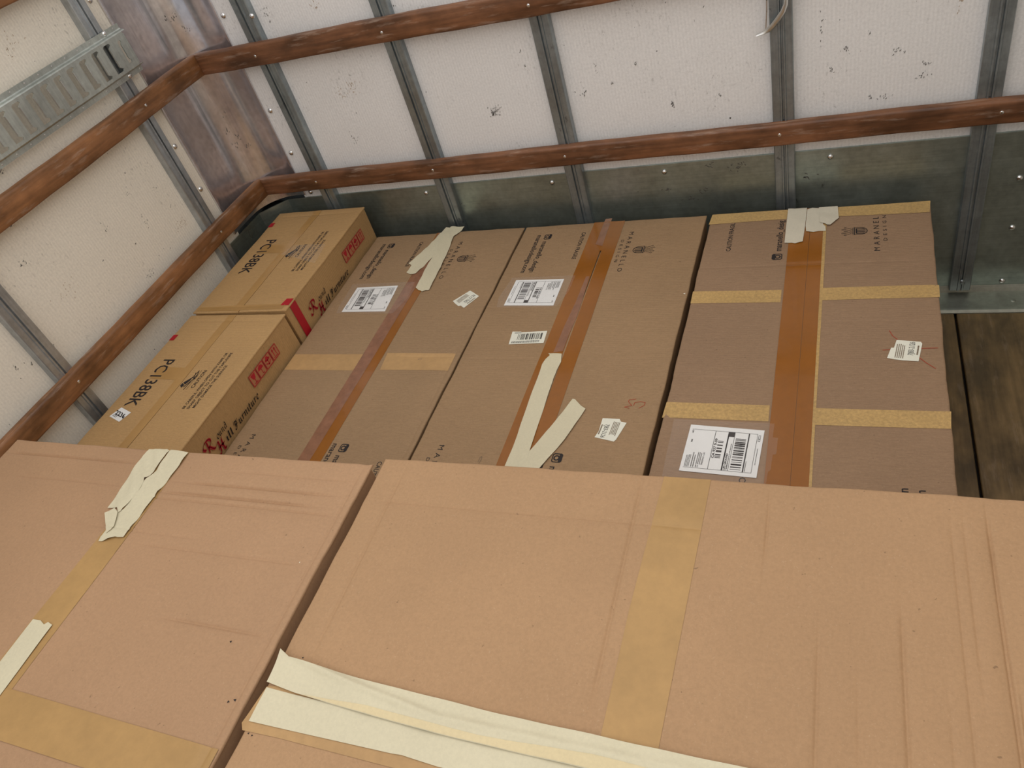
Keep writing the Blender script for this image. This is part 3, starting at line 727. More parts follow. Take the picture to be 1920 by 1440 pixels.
def ship_label(c, quad, seed, zipt, eps=0.0009, city=True):
    """quad: page corners top-left, top-right, bottom-right, bottom-left as read"""
    tl, tr_, br, bl = quad
    g = lambda u, v: tuple(lerp(lerp(tl[i], tr_[i], u), lerp(bl[i], br[i], u), 1-v) for i in (0, 1))   # v=1 is the page top
    lb = c.sheet('shipping_label', [tl, tr_, br, bl], M['paper'], eps)
    f = lambda a, b: (a, b, c.topw(a, b)+eps+0.0004)
    P = []
    P += rect(0.08, 0.08, 0.085, 0.96)+rect(0.90, 0.08, 0.905, 0.96)+rect(0.08, 0.075, 0.905, 0.08)
    P += rect(0.08, 0.632, 0.905, 0.638)+rect(0.08, 0.447, 0.905, 0.463)+rect(0.08, 0.372, 0.905, 0.377)+rect(0.08, 0.178, 0.905, 0.194)
    P += rect(0.80, 0.377, 0.905, 0.46)
    P += bars(0.33, 0.505, 0.72, 0.578, seed, 'u', n=26)
    P += bars(0.12, 0.215, 0.78, 0.352, seed+3, 'u', n=60)
    P += rframe(0.74, 0.035, 0.88, 0.062, 0.005)
    P += disc(0.80, 0.048, 0.008)
    poly_obj('printed_bars', P, g, f, M['ink'], lb)
    Q = squiggle_text(0.10, 0.885, 0.36, 0.955, 4, seed, 0.9)+squiggle_text(0.10, 0.82, 0.42, 0.875, 2, seed+1, 0.8)
    Q += squiggle_text(0.16, 0.745, 0.42, 0.81, 3, seed+2, 0.9)
    Q += squiggle_text(0.62, 0.91, 0.70, 0.95, 1, seed+5)+squiggle_text(0.82, 0.93, 0.88, 0.95, 1, seed+6)
    Q += squiggle_text(0.10, 0.155, 0.34, 0.172, 1, seed+7)+squiggle_text(0.25, 0.04, 0.60, 0.055, 1, seed+8, 0.95)
    Q += squiggle_text(0.12, 0.385, 0.66, 0.405, 1, seed+9, 0.95)
    poly_obj('printed_lines', Q, g, f, M['ink_grey'], lb)
    def tx(body, u0, u1, v0, v1, bold=0.02):
        text('printed_text', body, (g(u0, v0), g(u1, v0), g(u0, v1)), f, M['ink'], lb, bold)
    tx(zipt, 0.32, 0.74, 0.588, 0.624, 0.03)
    tx('UPS GROUND', 0.10, 0.44, 0.413, 0.440, 0.03)
    tx('FRESNO CA', 0.16, 0.42, 0.715, 0.738, 0.01)
    tx('SHIP', 0.10, 0.15, 0.79, 0.806, 0.02); tx('TO:', 0.10, 0.145, 0.765, 0.78, 0.02)
    tx('1 OF 1', 0.82, 0.89, 0.945, 0.958, 0.01)
    tx('TRACKING #:', 0.10, 0.25, 0.394, 0.406, 0.01)
    return lb

G5 = 'large plain cartons in the foreground'
G2 = 'furniture cartons lying flat against the end wall'
G1 = 'tan product cartons along the left wall'
ZF = 0.372
# ---------- box A (left of the three)
b2 = Carton('cardboard_box', 'long flat brown carton with torn cream tape at its far end, beside the tan cartons',
            0.4455, 1.0060, -1.262, -0.078, ZF, M['card_far'], G2, seam=0.7275, seed=1, gap=0.004, skew=(0.0, 0.005),
            creases=[('x', -0.705, 0.80, 1.0, 0.0014, 0.004), ('x', -0.42, 0.5, 0.72, 0.0005, 0.006), ('x', -0.88, 0.76, 0.98, 0.0005, 0.004), ('y', 0.99, -1.2, -0.6, 0.0014, 0.004)],
            dents=[(0.905, -0.715, 0.02, 0.002), (0.88, -0.36, 0.015, 0.001)])
b3 = Carton('cardboard_box', 'long flat brown carton between the other two flat ones, black slit in its brown tape',
            1.0130, 1.588, -1.262, -0.078, ZF, M['card_far2'], G2, seam=1.2985, seed=2.2, gap=0.005, skew=(0.005, 0.0145),
            creases=[('x', -0.712, 1.02, 1.25, 0.0012, 0.004), ('x', -0.95, 1.3, 1.56, 0.0004, 0.005), ('x', -0.31, 1.40, 1.44, 0.0018, 0.006)])
b4 = Carton('cardboard_box', 'rightmost flat brown carton with wide brown tape crossed by yellow kraft strips',
            1.6035, 2.172, -1.262, -0.078, ZF, M['card_far3'], G2, seam=1.878, seed=3.9, gap=0.002, skew=0.0165,
            creases=[('x', -0.342, 1.61, 2.15, 0.0012, 0.004), ('x', -0.388, 1.93, 2.15, 0.0006, 0.004), ('x', -0.30, 1.93, 2.15, 0.0006, 0.004),
                     ('x', -0.77, 1.61, 1.80, 0.0009, 0.004), ('x', -0.575, 1.93, 2.15, 0.0009, 0.004), ('x', -0.80, 1.93, 2.15, 0.0007, 0.004), ('x', -1.005, 1.93, 2.15, 0.0010, 0.004)])
def flip(p): return p

# tapes on b2
b2.sheet('kraft_tape', [(0.4502, -0.6984), (0.6999, -0.6951), (0.7196, -0.7637), (0.4491, -0.7655)], M['kraft_flat'], 0.0004)
b2.sheet('kraft_tape', [(0.7701, -0.6906), (0.9876, -0.6912), (0.9906, -0.7599), (0.7772, -0.7598)], M['kraft_flat'], 0.0004)
q = [(0.6864, -0.0536), (0.7594, -0.0546), (0.7694, -0.4097), (0.6879, -0.4005), (0.7602, -1.0956), (0.6913, -1.0972)]
xl = q[5][0]; xr = q[4][0]
b2.sheet('brown_tape', [(xl, -1.26), (xr, -1.26), (xr+0.001, -0.6), (q[1][0], -0.079), (q[0][0], -0.079), (xl+0.001, -0.6)], M['brown_tape'], 0.0008)
b2.sheet('worn_glare_tape', [(xl-0.001, -1.26), (lerp(xl, xr, 0.50), -1.26), (lerp(xl, xr, 0.56), -0.9), (lerp(xl, xr, 0.60), -0.6), (lerp(xl, xr, 0.62), -0.079), (xl, -0.079), (xl-0.0005, -0.6)], M['pink_tape'], 0.0013, label='worn clear tape over the brown tape, its glare painted into the colour')
def wr(seed, amp=0.0009, k=60, ang=1.0):
    c, s_ = math.cos(ang), math.sin(ang)
    def f(x, y):
        u = x*c+y*s_; v = -x*s_+y*c
        return 1.5*amp*max(0.0, 1-abs(math.sin(u*k*0.33+seed+0.6*math.sin(v*25)))*5)+1.6*amp*(1+math.sin(u*k+seed+1.5*math.sin(v*k*0.3))*0.8+0.5*math.sin(u*k*2.3+v*k*0.5+seed*2))
    return f
b2.sheet('masking_tape', [(0.7083, -0.0486), (0.7561, -0.051), (0.7497, -0.1334), (0.7243, -0.2414), (0.7135, -0.2801), (0.7025, -0.3122), (0.6959, -0.316), (0.6894, -0.3179), (0.6815, -0.3157), (0.673, -0.3104), (0.6627, -0.3038), (0.6663, -0.2951), (0.6682, -0.2783), (0.667, -0.2679), (0.66, -0.2631), (0.6527, -0.259), (0.6687, -0.203), (0.6887, -0.144), (0.6965, -0.1055)], M['masking'], 0.0016, step=0.008, bumpf=wr(1, 0.0007, 90, 0.3))
b2.sheet('masking_tape', [(0.7279, -0.0493), (0.7798, -0.0522), (0.7778, -0.064), (0.7759, -0.0871), (0.7702, -0.0996), (0.7623, -0.1119), (0.7661, -0.1382), (0.7758, -0.2115), (0.7826, -0.2907), (0.7883, -0.4029), (0.7847, -0.4055), (0.7775, -0.4052), (0.7709, -0.4082), (0.7664, -0.4113), (0.758, -0.4054), (0.7515, -0.404), (0.736, -0.3909), (0.7352, -0.3607), (0.7269, -0.2629), (0.7285, -0.2417), (0.7252, -0.1824), (0.7209, -0.1243), (0.7225, -0.0849)], M['masking'], 0.0028, step=0.008, bumpf=wr(2, 0.0009, 80, 0.5))
def print_A(c, ig1, ig2, icon, cau, mar, des, cre, full=True):
    f = c.lay(0.0006)
    text('printed_text', 'maranello_design', ig1, f, M['ink'], c.root, 0.012)
    text('printed_text', 'maranellodesign.com', ig2, f, M['ink'], c.root, 0.012)
    poly_obj('printed_icon', camera_icon(), frame(icon), f, M['ink'], c.root)
    text('printed_text', 'CAUTION FRAGILE', cau, f, M['ink'], c.root, 0.008)
    text('printed_text', 'MARANELLO', mar, f, M['ink'], c.root, 0.0, spacing=1.75)
    text('printed_text', 'DESIGN', des, f, M['ink'], c.root, 0.0, spacing=2.1)
    poly_obj('printed_crest', crest(), frame(cre), f, M['ink'], c.root)
# writing that reads towards the door: start, end (y falls), letter tops to +x
def rd(x, ys, ye, h): return ((x, ys), (x, ye), (x+h, ys))
def ru(x, ys, ye, h): return ((x, ys), (x, ye), (x-h, ys))
def group_A(c, dx, xm, y0=0.0):
    print_A(c, rd(dx+0.0, -0.1675+y0, -0.3265+y0, 0.0175), rd(dx-0.0275, -0.131+y0, -0.3285+y0, 0.0175),
            ((dx-0.002, -0.129+y0), (dx-0.002, -0.156+y0), (dx+0.0225, -0.129+y0)),
            rd(dx+0.1205, -0.130+y0, -0.2705+y0, 0.013), rd(xm, -0.143+y0, -0.343+y0, 0.0145), rd(xm-0.018, -0.184+y0, -0.296+y0, 0.0095),
            ((xm+0.028, -0.239+y0), (xm+0.028, -0.292+y0), (xm+0.091, -0.239+y0)))
group_A(b3, 1.0955, 1.369)
group_A(b2, 0.5215, 0.795)
def group_B(c, xi, xm, xc, y0, rev=False):
    s = -1 if rev else 1
    R = (lambda x, a, b, h: ((x, a), (x, b), (x+s*h, a)))
    f = c.lay(0.0006)
    text('printed_text', 'maranello_design', R(xi, y0-s*0.039, y0-s*0.196, 0.0175), f, M['ink'], c.root, 0.012)
    text('printed_text', 'maranellodesign.com', R(xi-s*0.0275, y0-s*0.001, y0-s*0.199, 0.0175), f, M['ink'], c.root, 0.012)
    poly_obj('printed_icon', camera_icon(), frame(((xi-s*0.002, y0), (xi-s*0.002, y0-s*0.027), (xi+s*0.0225, y0))), f, M['ink'], c.root)
group_B(b2, 0.7945, 0, 0, -1.0335)
group_B(b3, 1.364, 0, 0, -1.0255)
for c, x, xc in ((b2, 0.495, 0.925), (b3, 1.0685, 1.497)):
    f = c.lay(0.0006)
    text('printed_text', 'MARANELLO', rd(x, -1.02, -1.22, 0.0145), f, M['ink'], c.root, 0.0, spacing=1.75)
    text('printed_text', 'DESIGN', rd(x-0.018, -1.061, -1.173, 0.0095), f, M['ink'], c.root, 0.0, spacing=2.1)
    text('printed_text', 'CAUTION FRAGILE', rd(xc, -1.083, -1.223, 0.013), f, M['ink'], c.root, 0.008)
ship_label(b2, [[(0.6631, -0.3732)][0], [(0.6749, -0.503)][0], [(0.5138, -0.5002)][0], [(0.5105, -0.3761)][0]], 5, 'CA 937 9-09')
b2.sheet('clear_tape', [(0.4842, -0.3577), (0.7185, -0.3583), (0.7272, -0.443), (0.7083, -0.5152), (0.4975, -0.5069), (0.4912, -0.4791)], M['clear'], 0.0021)
def sticker(c, poly, p3, seed, num):
    st = c.sheet('sticker', poly, M['paper_cream'], 0.0010)
    f = lambda a, b: (a, b, c.topw(a, b)+0.0015)
    g = frame(p3)
    poly_obj('printed_lines', squiggle_text(0.05, 0.55, 0.8, 0.9, 5, seed)+squiggle_text(0.3, 0.02, 0.9, 0.14, 1, seed+1), g, f, M['ink_light'], st)
    text('printed_text', num, (g(0.25, 0.22), g(0.95, 0.22), g(0.25, 0.44)), f, M['ink_grey'], st, 0.0)
sticker(b2, [(0.9302, -0.4101), (0.9448, -0.4199), (0.9698, -0.4386), (0.94, -0.4924), (0.9303, -0.4859), (0.9258, -0.4816), (0.9186, -0.484), (0.9028, -0.4714), (0.8908, -0.4594)], [(0.9378, -0.4913), (0.9685, -0.4401), (0.8961, -0.4585)], 9, '7JRJ-2126')
# b3 tapes
b3.sheet('brown_tape', [(1.2330, -1.26), (1.2962, -1.26), (1.2962, -0.079), (1.2440, -0.079)], M['brown_tape'], 0.0008)
b3.sheet('brown_tape', [(1.3005, -1.26), (1.3395, -1.26), (1.3420, -0.079), (1.3005, -0.079)], M['brown_tape'], 0.0008)
b3.sheet('brown_tape', [(1.2900, -0.235), (1.3100, -0.235), (1.3100, -0.079), (1.2900, -0.079)], M['brown_tape'], 0.0010)
w1 = [(1.2756, -0.0606), (1.2968, -0.0594), (1.2978, -0.2113), (1.2746, -0.2005)]
w2 = [(1.2828, -0.3616), (1.2929, -0.3622), (1.2973, -0.4644), (1.2985, -0.5417), (1.2949, -0.6152), (1.2949, -0.6812), (1.2701, -0.6856), (1.273, -0.5785), (1.2798, -0.4786)]
b3.sheet('worn_glare_tape', w1, M['pink_tape'], 0.0013, label='worn clear tape over the brown tape, its glare painted into the colour')
b3.sheet('worn_glare_tape', w2, M['pink_tape'], 0.0013)
lab3 = [(1.2183, -0.3685), (1.2175, -0.4902), (1.0656, -0.4862), (1.0663, -0.3653)]
ship_label(b3, lab3, 21, 'CA 937 9-09')
b3.sheet('clear_tape', [(1.0503, -0.3542), (1.2495, -0.355), (1.2476, -0.4278), (1.2313, -0.4923), (1.2068, -0.4989), (1.046, -0.4953), (1.0381, -0.4498)], M['clear'], 0.0021)
bc = b3.sheet('barcode_sticker', [(1.1289, -0.602), (1.1544, -0.6023), (1.1567, -0.6047), (1.2294, -0.5991), (1.2326, -0.6484), (1.1341, -0.6549)], M['paper_cream'], 0.0010)
g = frame([(1.1341, -0.6549), (1.2326, -0.6484), (1.1294, -0.6034)]); f = lambda a, b: (a, b, b3.topw(a, b)+0.0015)
poly_obj('printed_bars', bars(0.20, 0.32, 0.92, 0.80, 31, 'u', n=60), g, f, M['ink'], bc)
poly_obj('printed_lines', squiggle_text(0.06, 0.06, 0.9, 0.24, 2, 33, 0.9)+squiggle_text(0.08, 0.84, 0.3, 0.94, 1, 34), g, f, M['ink_grey'], bc)
b3.sheet('masking_tape', [(1.2579, -0.6918), (1.272, -0.6903), (1.2947, -0.6915), (1.3014, -0.7234), (1.2985, -0.7539), (1.2982, -0.7879), (1.3006, -0.9125), (1.3043, -1.0266), (1.3107, -1.1049), (1.3037, -1.1545), (1.255, -1.1592), (1.2584, -1.065), (1.2596, -0.9752), (1.255, -0.8593), (1.2542, -0.759), (1.2538, -0.735), (1.2579, -0.7151), (1.2642, -0.6971)], M['masking'], 0.0016, step=0.009, bumpf=wr(4, 0.0009, 70, 0.15))
b3.sheet('masking_tape', [(1.3652, -0.8543), (1.3715, -0.8556), (1.3871, -0.8718), (1.391, -0.8759), (1.4048, -0.8854), (1.3784, -0.986), (1.3446, -1.0685), (1.3213, -1.14), (1.2672, -1.145), (1.2816, -1.0838), (1.3034, -1.0284), (1.3241, -0.9749), (1.3374, -0.939)], M['masking'], 0.0030, step=0.010, bumpf=wr(5, 0.0004, 50, 1.0))
sticker(b3, [(1.4518, -0.9112), (1.492, -0.9117), (1.4969, -0.9199), (1.5106, -0.9229), (1.4968, -0.9754), (1.4927, -0.9816), (1.4458, -0.9715), (1.4512, -0.9526)], [(1.4536, -0.9129), (1.4479, -0.9721), (1.5021, -0.9215)], 41, '7J83-2126')
sc = [(1.5178, -0.8459), (1.503, -0.8484), (1.5014, -0.8542), (1.507, -0.8617), (1.5121, -0.8671), (1.4953, -0.8728), (1.507, -0.8761)]
sc2 = [(1.5162, -0.867), (1.5172, -0.8574), (1.5303, -0.8539), (1.5418, -0.8565), (1.5407, -0.866), (1.5301, -0.8751)]
poly_obj('marker_scrawl', ribbon(sc, 0.0014)+ribbon(sc2, 0.0014), lambda u, v: (u, v), b3.lay(0.0007), M['marker'], b3.root, label='red handwritten marks')
poly_obj('marker_scrawl', ribbon([(1.1867, -1.0657), (1.1871, -1.0497), (1.1909, -1.0476), (1.1924, -1.0564), (1.19, -1.069)], 0.001), lambda u, v: (u, v), b3.lay(0.0007), M['ink_light'], b3.root)
# b4
for P_ in ([(1.6055, -0.0512), (1.8159, -0.0734), (1.8141, -0.1262), (1.6007, -0.1303)], [(1.9428, -0.0803), (2.1728, -0.0758), (2.1677, -0.1334), (1.9432, -0.1272)]):
    P_ = [(x, min(y, -0.079)) for x, y in P_]
    b4.sheet('kraft_tape', P_, M['kraft_tape'], 0.0010)
b4.sheet('kraft_tape', [(1.5968, -0.4456), (1.8182, -0.4473), (1.8178, -0.497), (1.5968, -0.4947)], M['kraft_tape'], 0.0006)
b4.sheet('kraft_tape', [(1.9138, -0.4444), (2.1683, -0.4426), (2.1664, -0.491), (1.911, -0.4926)], M['kraft_tape'], 0.0006)
b4.sheet('kraft_tape', [(1.5908, -0.8528), (1.8158, -0.8548), (1.816, -0.9026), (1.5875, -0.9008)], M['kraft_tape'], 0.0006)
b4.sheet('kraft_tape', [(1.9043, -0.8591), (2.1608, -0.8588), (2.1571, -0.9064), (1.9022, -0.9083)], M['kraft_tape'], 0.0006)
b4.sheet('kraft_tape', [(1.898, -1.26), (1.905, -1.26), (1.9195, -0.079), (1.903, -0.079)], M['kraft_tape'], 0.0007)
b4.sheet('brown_tape', [(1.817, -1.26), (1.8655, -1.26), (1.8775, -0.079), (1.826, -0.079)], M['brown_tape'], 0.0014)
b4.sheet('brown_tape', [(1.8663, -1.26), (1.9, -1.26), (1.911, -0.079), (1.8783, -0.079)], M['brown_tape'], 0.0012)
b4.sheet('masking_tape', [(1.816, -0.0782), (1.8658, -0.0771), (1.8641, -0.1697), (1.8606, -0.245), (1.8541, -0.2471), (1.8416, -0.2514), (1.833, -0.2479), (1.8249, -0.2472), (1.8146, -0.2456), (1.8149, -0.1572)], M['masking_w'], 0.0030, step=0.01, bumpf=wr(6, 0.0004, 50, 0.5))
b4.sheet('masking_tape', [(1.8669, -0.0869), (1.88, -0.0811), (1.897, -0.0855), (1.9035, -0.1243), (1.9099, -0.1662), (1.9155, -0.1752), (1.917, -0.1975), (1.8997, -0.1971), (1.886, -0.2012), (1.8676, -0.1959), (1.8652, -0.1698)], M['masking_w'], 0.0022, step=0.01, bumpf=wr(7, 0.0005, 60, 0.2))
b4.sheet('masking_tape', [(1.8969, -0.0811), (1.9453, -0.0807), (1.9487, -0.1403), (1.937, -0.158), (1.9274, -0.173), (1.9191, -0.1707), (1.9135, -0.1638), (1.9017, -0.1583)], M['masking_w'], 0.0036, step=0.01, bumpf=wr(8, 0.0005, 60, 1.2))
f = b4.lay(0.0006)
text('printed_text', 'CAUTION FRAGILE', ru(1.675, -0.268, -0.122, 0.013), f, M['ink'], b4.root, 0.008)
text('printed_text', 'maranello_desig', ru(1.808, -0.279, -0.132, 0.0175), f, M['ink'], b4.root, 0.012)
poly_obj('printed_icon', camera_icon(), frame(((1.812, -0.3185), (1.812, -0.2920), (1.7855, -0.3185))), f, M['ink'], b4.root)
text('printed_text', 'MARANEL', ru(2.0465, -0.2955, -0.139, 0.0145), f, M['ink'], b4.root, 0.0, spacing=1.75)
text('printed_text', 'DESIGN', ru(2.0645, -0.2525, -0.135, 0.0095), f, M['ink'], b4.root, 0.0, spacing=2.1)
poly_obj('printed_crest', crest(), frame(((2.018, -0.203), (2.018, -0.150), (1.956, -0.203))), f, M['ink'], b4.root)
text('printed_text', 'O', ru(1.7835, -1.0755, -1.0600, 0.0145), f, M['ink'], b4.root, 0.0)
text('printed_text', 'maranello_design', ru(2.0748, -1.221, -1.062, 0.0175), f, M['ink'], b4.root, 0.012)
text('printed_text', 'maranellodesign.com', ru(2.1035, -1.255, -1.064, 0.0175), f, M['ink'], b4.root, 0.012)
o4 = [(1.6476, -1.0529), (1.6552, -0.9206), (1.8104, -0.9305), (1.8034, -1.0602)]
b4.sheet('clear_tape', [(1.6158, -0.9063), (1.8293, -0.9101), (1.8277, -0.9493), (1.8383, -0.9505), (1.8376, -0.9955), (1.8306, -0.9969), (1.8293, -1.0377), (1.8246, -1.0433), (1.8228, -1.0743), (1.7503, -1.0807), (1.6155, -1.0803), (1.6149, -1.0238)], M['clear'], 0.0021)
ship_label(b4, o4, 51, 'CA 937 9-09', eps=0.0017)
poly_obj('marker_scrawl', ribbon([(2.0577, -0.6093), (2.0635, -0.6268), (2.0732, -0.6401)], 0.0016)+ribbon([(2.0424, -0.6745), (2.0877, -0.6706), (2.1498, -0.6681)], 0.0016)+ribbon([(2.1012, -0.6824), (2.1244, -0.7146), (2.1417, -0.7333)], 0.0016), lambda u, v: (u, v), b4.lay(0.0008), M['marker'], b4.root, label='red marker lines crossing behind the sticker')
sticker(b4, [(2.0711, -0.6416), (2.1185, -0.6481), (2.1212, -0.6539), (2.1109, -0.7111), (2.0804, -0.7082), (2.0651, -0.7051), (2.0502, -0.7005), (2.0593, -0.6673), (2.065, -0.6672)], [(2.1104, -0.7102), (2.1198, -0.6491), (2.0582, -0.7014)], 61, '7J83-2126')

# ---------- tan product cartons along the left wall
def tan_box(y0, y1, label, mat, seed, x1, zt):
    c = Carton('product_carton', label, 0.072, x1, y0, y1, zt, mat, G1, seam=0.2565, seed=seed, gap=0.003, amp=0.0022,
               creases=[('x', y1-0.03, 0.09, x1-0.01, 0.0016, 0.005), ('x', y0+0.025, 0.09, x1-0.01, 0.0014, 0.005), ('y', 0.2565, y0, y1, 0.001, 0.012)])
    return c
b1a = tan_box(-0.630, -0.062, 'tan product carton touching the corner, far one of the two tall tan ones', M['card_tan'], 5.1, 0.435, 0.487)
b1b = tan_box(-1.225, -0.640, 'tan product carton with small white number sticker, near one of the two tall tan ones', M['card_tan_b'], 6.3, 0.438, 0.484)
for c, oy, ox in ((b1b, 0.0, 0.0), (b1a, 0.6085, 0.0)):
    f = c.lay(0.0009); xe = c.x1
    text('printed_text', 'PC138BK', ((0.1235+ox*0, -0.8465+oy), (0.1205, -1.0375+oy), (0.1685, -0.8465+oy)), f, M['ink'], c.root, 0.008)
    # caution block: reads towards the end wall, letter tops to the left
    yb = -1.0375+oy; h = 0.0095; xo = 0.012 if c is b1a else 0.0
    text('printed_text', 'BE CAREFUL WHEN OPEN WITH KNIFE OR', ru(0.3440+xo*0.3, yb, yb+0.222, h), f, M['ink'], c.root, 0.004)
    text('printed_text', 'SHARP OBJECT TO CUT THE TAPE.KNIFE', ru(0.3605+xo*0.3, yb, yb+0.222, h), f, M['ink'], c.root, 0.004)
    text('printed_text', 'MIGHT DAMAGE THE SURFACE', ru(0.3765+xo*0.3, yb+0.004, yb+0.170, h), f, M['ink'], c.root, 0.004)
    text('printed_text', 'CAUTION', ru(0.3180, yb+0.078, yb+0.148, 0.0125), f, M['ink'], c.root, 0.004)
    gk = frame(((0.300, yb+0.070), (0.300, yb+0.150), (0.262, yb+0.070)))
    kn = ribbon([(0.02, 0.1), (0.98, 0.05)], 0.02)+[[(0.10, 0.72), (0.22, 1.0), (0.34, 0.95), (0.24, 0.62)]]+[[(0.26, 0.60), (0.36, 0.92), (0.62, 0.45), (0.5, 0.38)]]
    kn += ribbon([(0.15, 0.55), (0.6, 0.12)], 0.06)+ribbon([(0.02, 0.35), (0.72, 0.18)], 0.05)+ribbon([(0.45, 0.5), (0.95, 0.28), (0.66, 0.1)], 0.05)+ribbon([(0.6, 0.45), (0.6, 0.25), (0.85, 0.45)], 0.04)
    poly_obj('printed_icon', kn, gk, f, M['ink'], c.root)
    # tapes
    c.sheet('kraft_tape', [(0.226, c.y0+0.004), (0.257, c.y0+0.004), (0.258, c.y1-0.003), (0.229, c.y1-0.003)], M['kraft_amber'], 0.0005)
    yt = -0.905+oy
    c.sheet('cross_tape', [(0.13, yt-0.02), (0.255, yt-0.026), (0.256, yt+0.024), (0.135, yt+0.028)], M['kraft_amber'], 0.0007)
    # red corner prints
    s_ = c.side(0.0010)
    yy = (-0.606 if c is b1a else -1.212); w = 0.032
    c.sheet('red_band', [(xe-0.032, yy), (xe-0.0005, yy), (xe-0.0005, yy+w), (xe-0.026, yy+w)], M['red_tape'], 0.0008)
    obj('red_band', *polymesh([[(yy, z0), (yy+w, z0), (yy+w, z0+0.04), (yy, z0+0.04)] for z0 in [c.h-0.0445-0.04*i for i in range(11)]], s_), M['red_tape'], c.root, smooth=False)
    yr = (-0.128 if c is b1a else -0.735)
    c.sheet('red_tag', [(c.x0+0.001, yr-0.026), (c.x0+0.020, yr-0.026), (c.x0+0.020, yr), (c.x0+0.001, yr)], M['red_tape'], 0.0008)
    # side print, read from the aisle
    s2 = c.side(0.0016); ys = -0.8825+oy*0.985; cell = 0.0372
    zb = 0.407 if c is b1a else 0.412
    Pk = []; Pf = []
    for k in range(4):
        gx = lambda u, v, k=k: (ys+cell*(k+u*0.94), zb+0.040*v)
        A = rframe(0, 0, 1, 1, 0.07)
        if k == 0: A += [[(0.2, 0.88), (0.8, 0.88), (0.66, 0.5), (0.5, 0.42), (0.34, 0.5)]]+rect(0.46, 0.18, 0.54, 0.45)+rect(0.28, 0.12, 0.72, 0.2)
        if k == 1: A += [[(0.12, 0.55), (0.25, 0.8), (0.5, 0.9), (0.75, 0.8), (0.88, 0.55)]]+ribbon([(0.5, 0.55), (0.5, 0.2), (0.6, 0.14), (0.66, 0.2)], 0.06)
        if k == 2: A += disc(0.5, 0.68, 0.2, 10)+disc(0.28, 0.62, 0.1, 8)+disc(0.72, 0.62, 0.1, 8)+rect(0.46, 0.15, 0.54, 0.6)+ribbon([(0.2, 0.4), (0.5, 0.2), (0.8, 0.4)], 0.09)
        if k == 3: A += rect(0.3, 0.26, 0.38, 0.7)+rect(0.62, 0.26, 0.70, 0.7)+[[(0.2, 0.66), (0.48, 0.66), (0.34, 0.88)], [(0.52, 0.66), (0.80, 0.66), (0.66, 0.88)]]+rect(0.2, 0.13, 0.8, 0.19)
        Pk += [[gx(u, v) for u, v in p] for p in A]; Pf += [[gx(u, v) for u, v in rect(0.02, 0.02, 0.98, 0.98)[0]]]
    obj('printed_square', *polymesh(Pf, c.side(0.0013)), M['red_fill'], c.root, smooth=False)
    obj('printed_icon', *polymesh(Pk, s2), M['red_ink'], c.root, smooth=False)
    def nw(word, y0_, y1_, z0_, hh, mat, nib=0.17, slant=0.22):
        g_ = lambda u, v: (y0_+(y1_-y0_)*u+slant*hh*v, z0_+hh*v)
        obj('printed_name', *polymesh([[g_(u, v) for u, v in p] for p in nib_word(word, nib)], s2), mat, c.root, smooth=False)
    y_ = -0.545 if c is b1a else -1.137; zo = 0.0 if c is b1a else 0.006
    nw('R', y_+0.008, y_+0.050, 0.394+zo, 0.034, M['red_ink'], 0.20)
    nw('ound', y_+0.060, y_+0.110, 0.4045+zo, 0.017, M['ink'], 0.17)
    nw('H', y_+0.042, y_+0.078, 0.366+zo, 0.032, M['red_ink'], 0.24)
    nw('ill', y_+0.082, y_+0.116, 0.3735+zo, 0.018, M['ink'], 0.2)
    nw('Furniture', y_+0.124, y_+0.252, 0.3735+zo, 0.020, M['ink'], 0.2)
st_ = b1b.sheet('number_sticker', [(0.1183, -1.0437), (0.1687, -1.0607), (0.155, -1.0968), (0.1029, -1.0787)], M['paper'], 0.0010)
text('printed_text', '2236', [(0.1165, -1.0701), (0.1618, -1.085), (0.1113, -1.0535)], b1b.lay(0.0016), M['ink'], st_, 0.03)
poly_obj('printed_lines', squiggle_text(0.12, 0.12, 0.5, 0.3, 2, 71), frame([(0.1029, -1.0787), (0.155, -1.0968), (0.1183, -1.0437)]), b1b.lay(0.0016), M['ink_grey'], st_)
b1a.sheet('clear_tape', [(0.2608, -0.2798), (0.3957, -0.2867), (0.4103, -0.3925), (0.2405, -0.3305)], M['clear'], 0.0016)
b1a.sheet('end_tape', [(0.085, -0.623), (0.42, -0.623), (0.42, -0.600), (0.25, -0.597), (0.085, -0.604)], M['kraft_amber'], 0.0006)
# ---------- big cartons in front
ZN = 0.68
b5 = Carton('cardboard_box', 'big pinkish-brown carton at the lower left, yellowish tape and torn cream tape along its middle',
            0.192, 1.164, -2.37, -1.334, ZN, M['card_near'], G5, seam=0.6925, seed=7.7, amp=0.0022,
            creases=[('x', -1.372, 0.20, 0.60, 0.0039, 0.0027), ('x', -1.410, 0.76, 1.12, 0.0039, 0.0027), ('x', -1.437, 0.72, 1.09, 0.0046, 0.0027), ('x', -1.452, 0.70, 1.15, 0.0025, 0.0021),
                     ('x', -1.432, 0.30, 0.62, 0.0018, 0.0027), ('x', -1.375, 0.85, 1.15, 0.0018, 0.0027), ('x', -1.555, 0.76, 1.13, 0.0021, 0.0027), ('x', -1.683, 0.92, 1.14, 0.0032, 0.0027), ('x', -1.53, 0.55, 0.9, 0.0013, 0.0027),
                     ('y', 1.148, -1.9, -1.34, 0.0021, 0.0027)],
            dents=[(1.150, -1.345, 0.012, 0.004)])
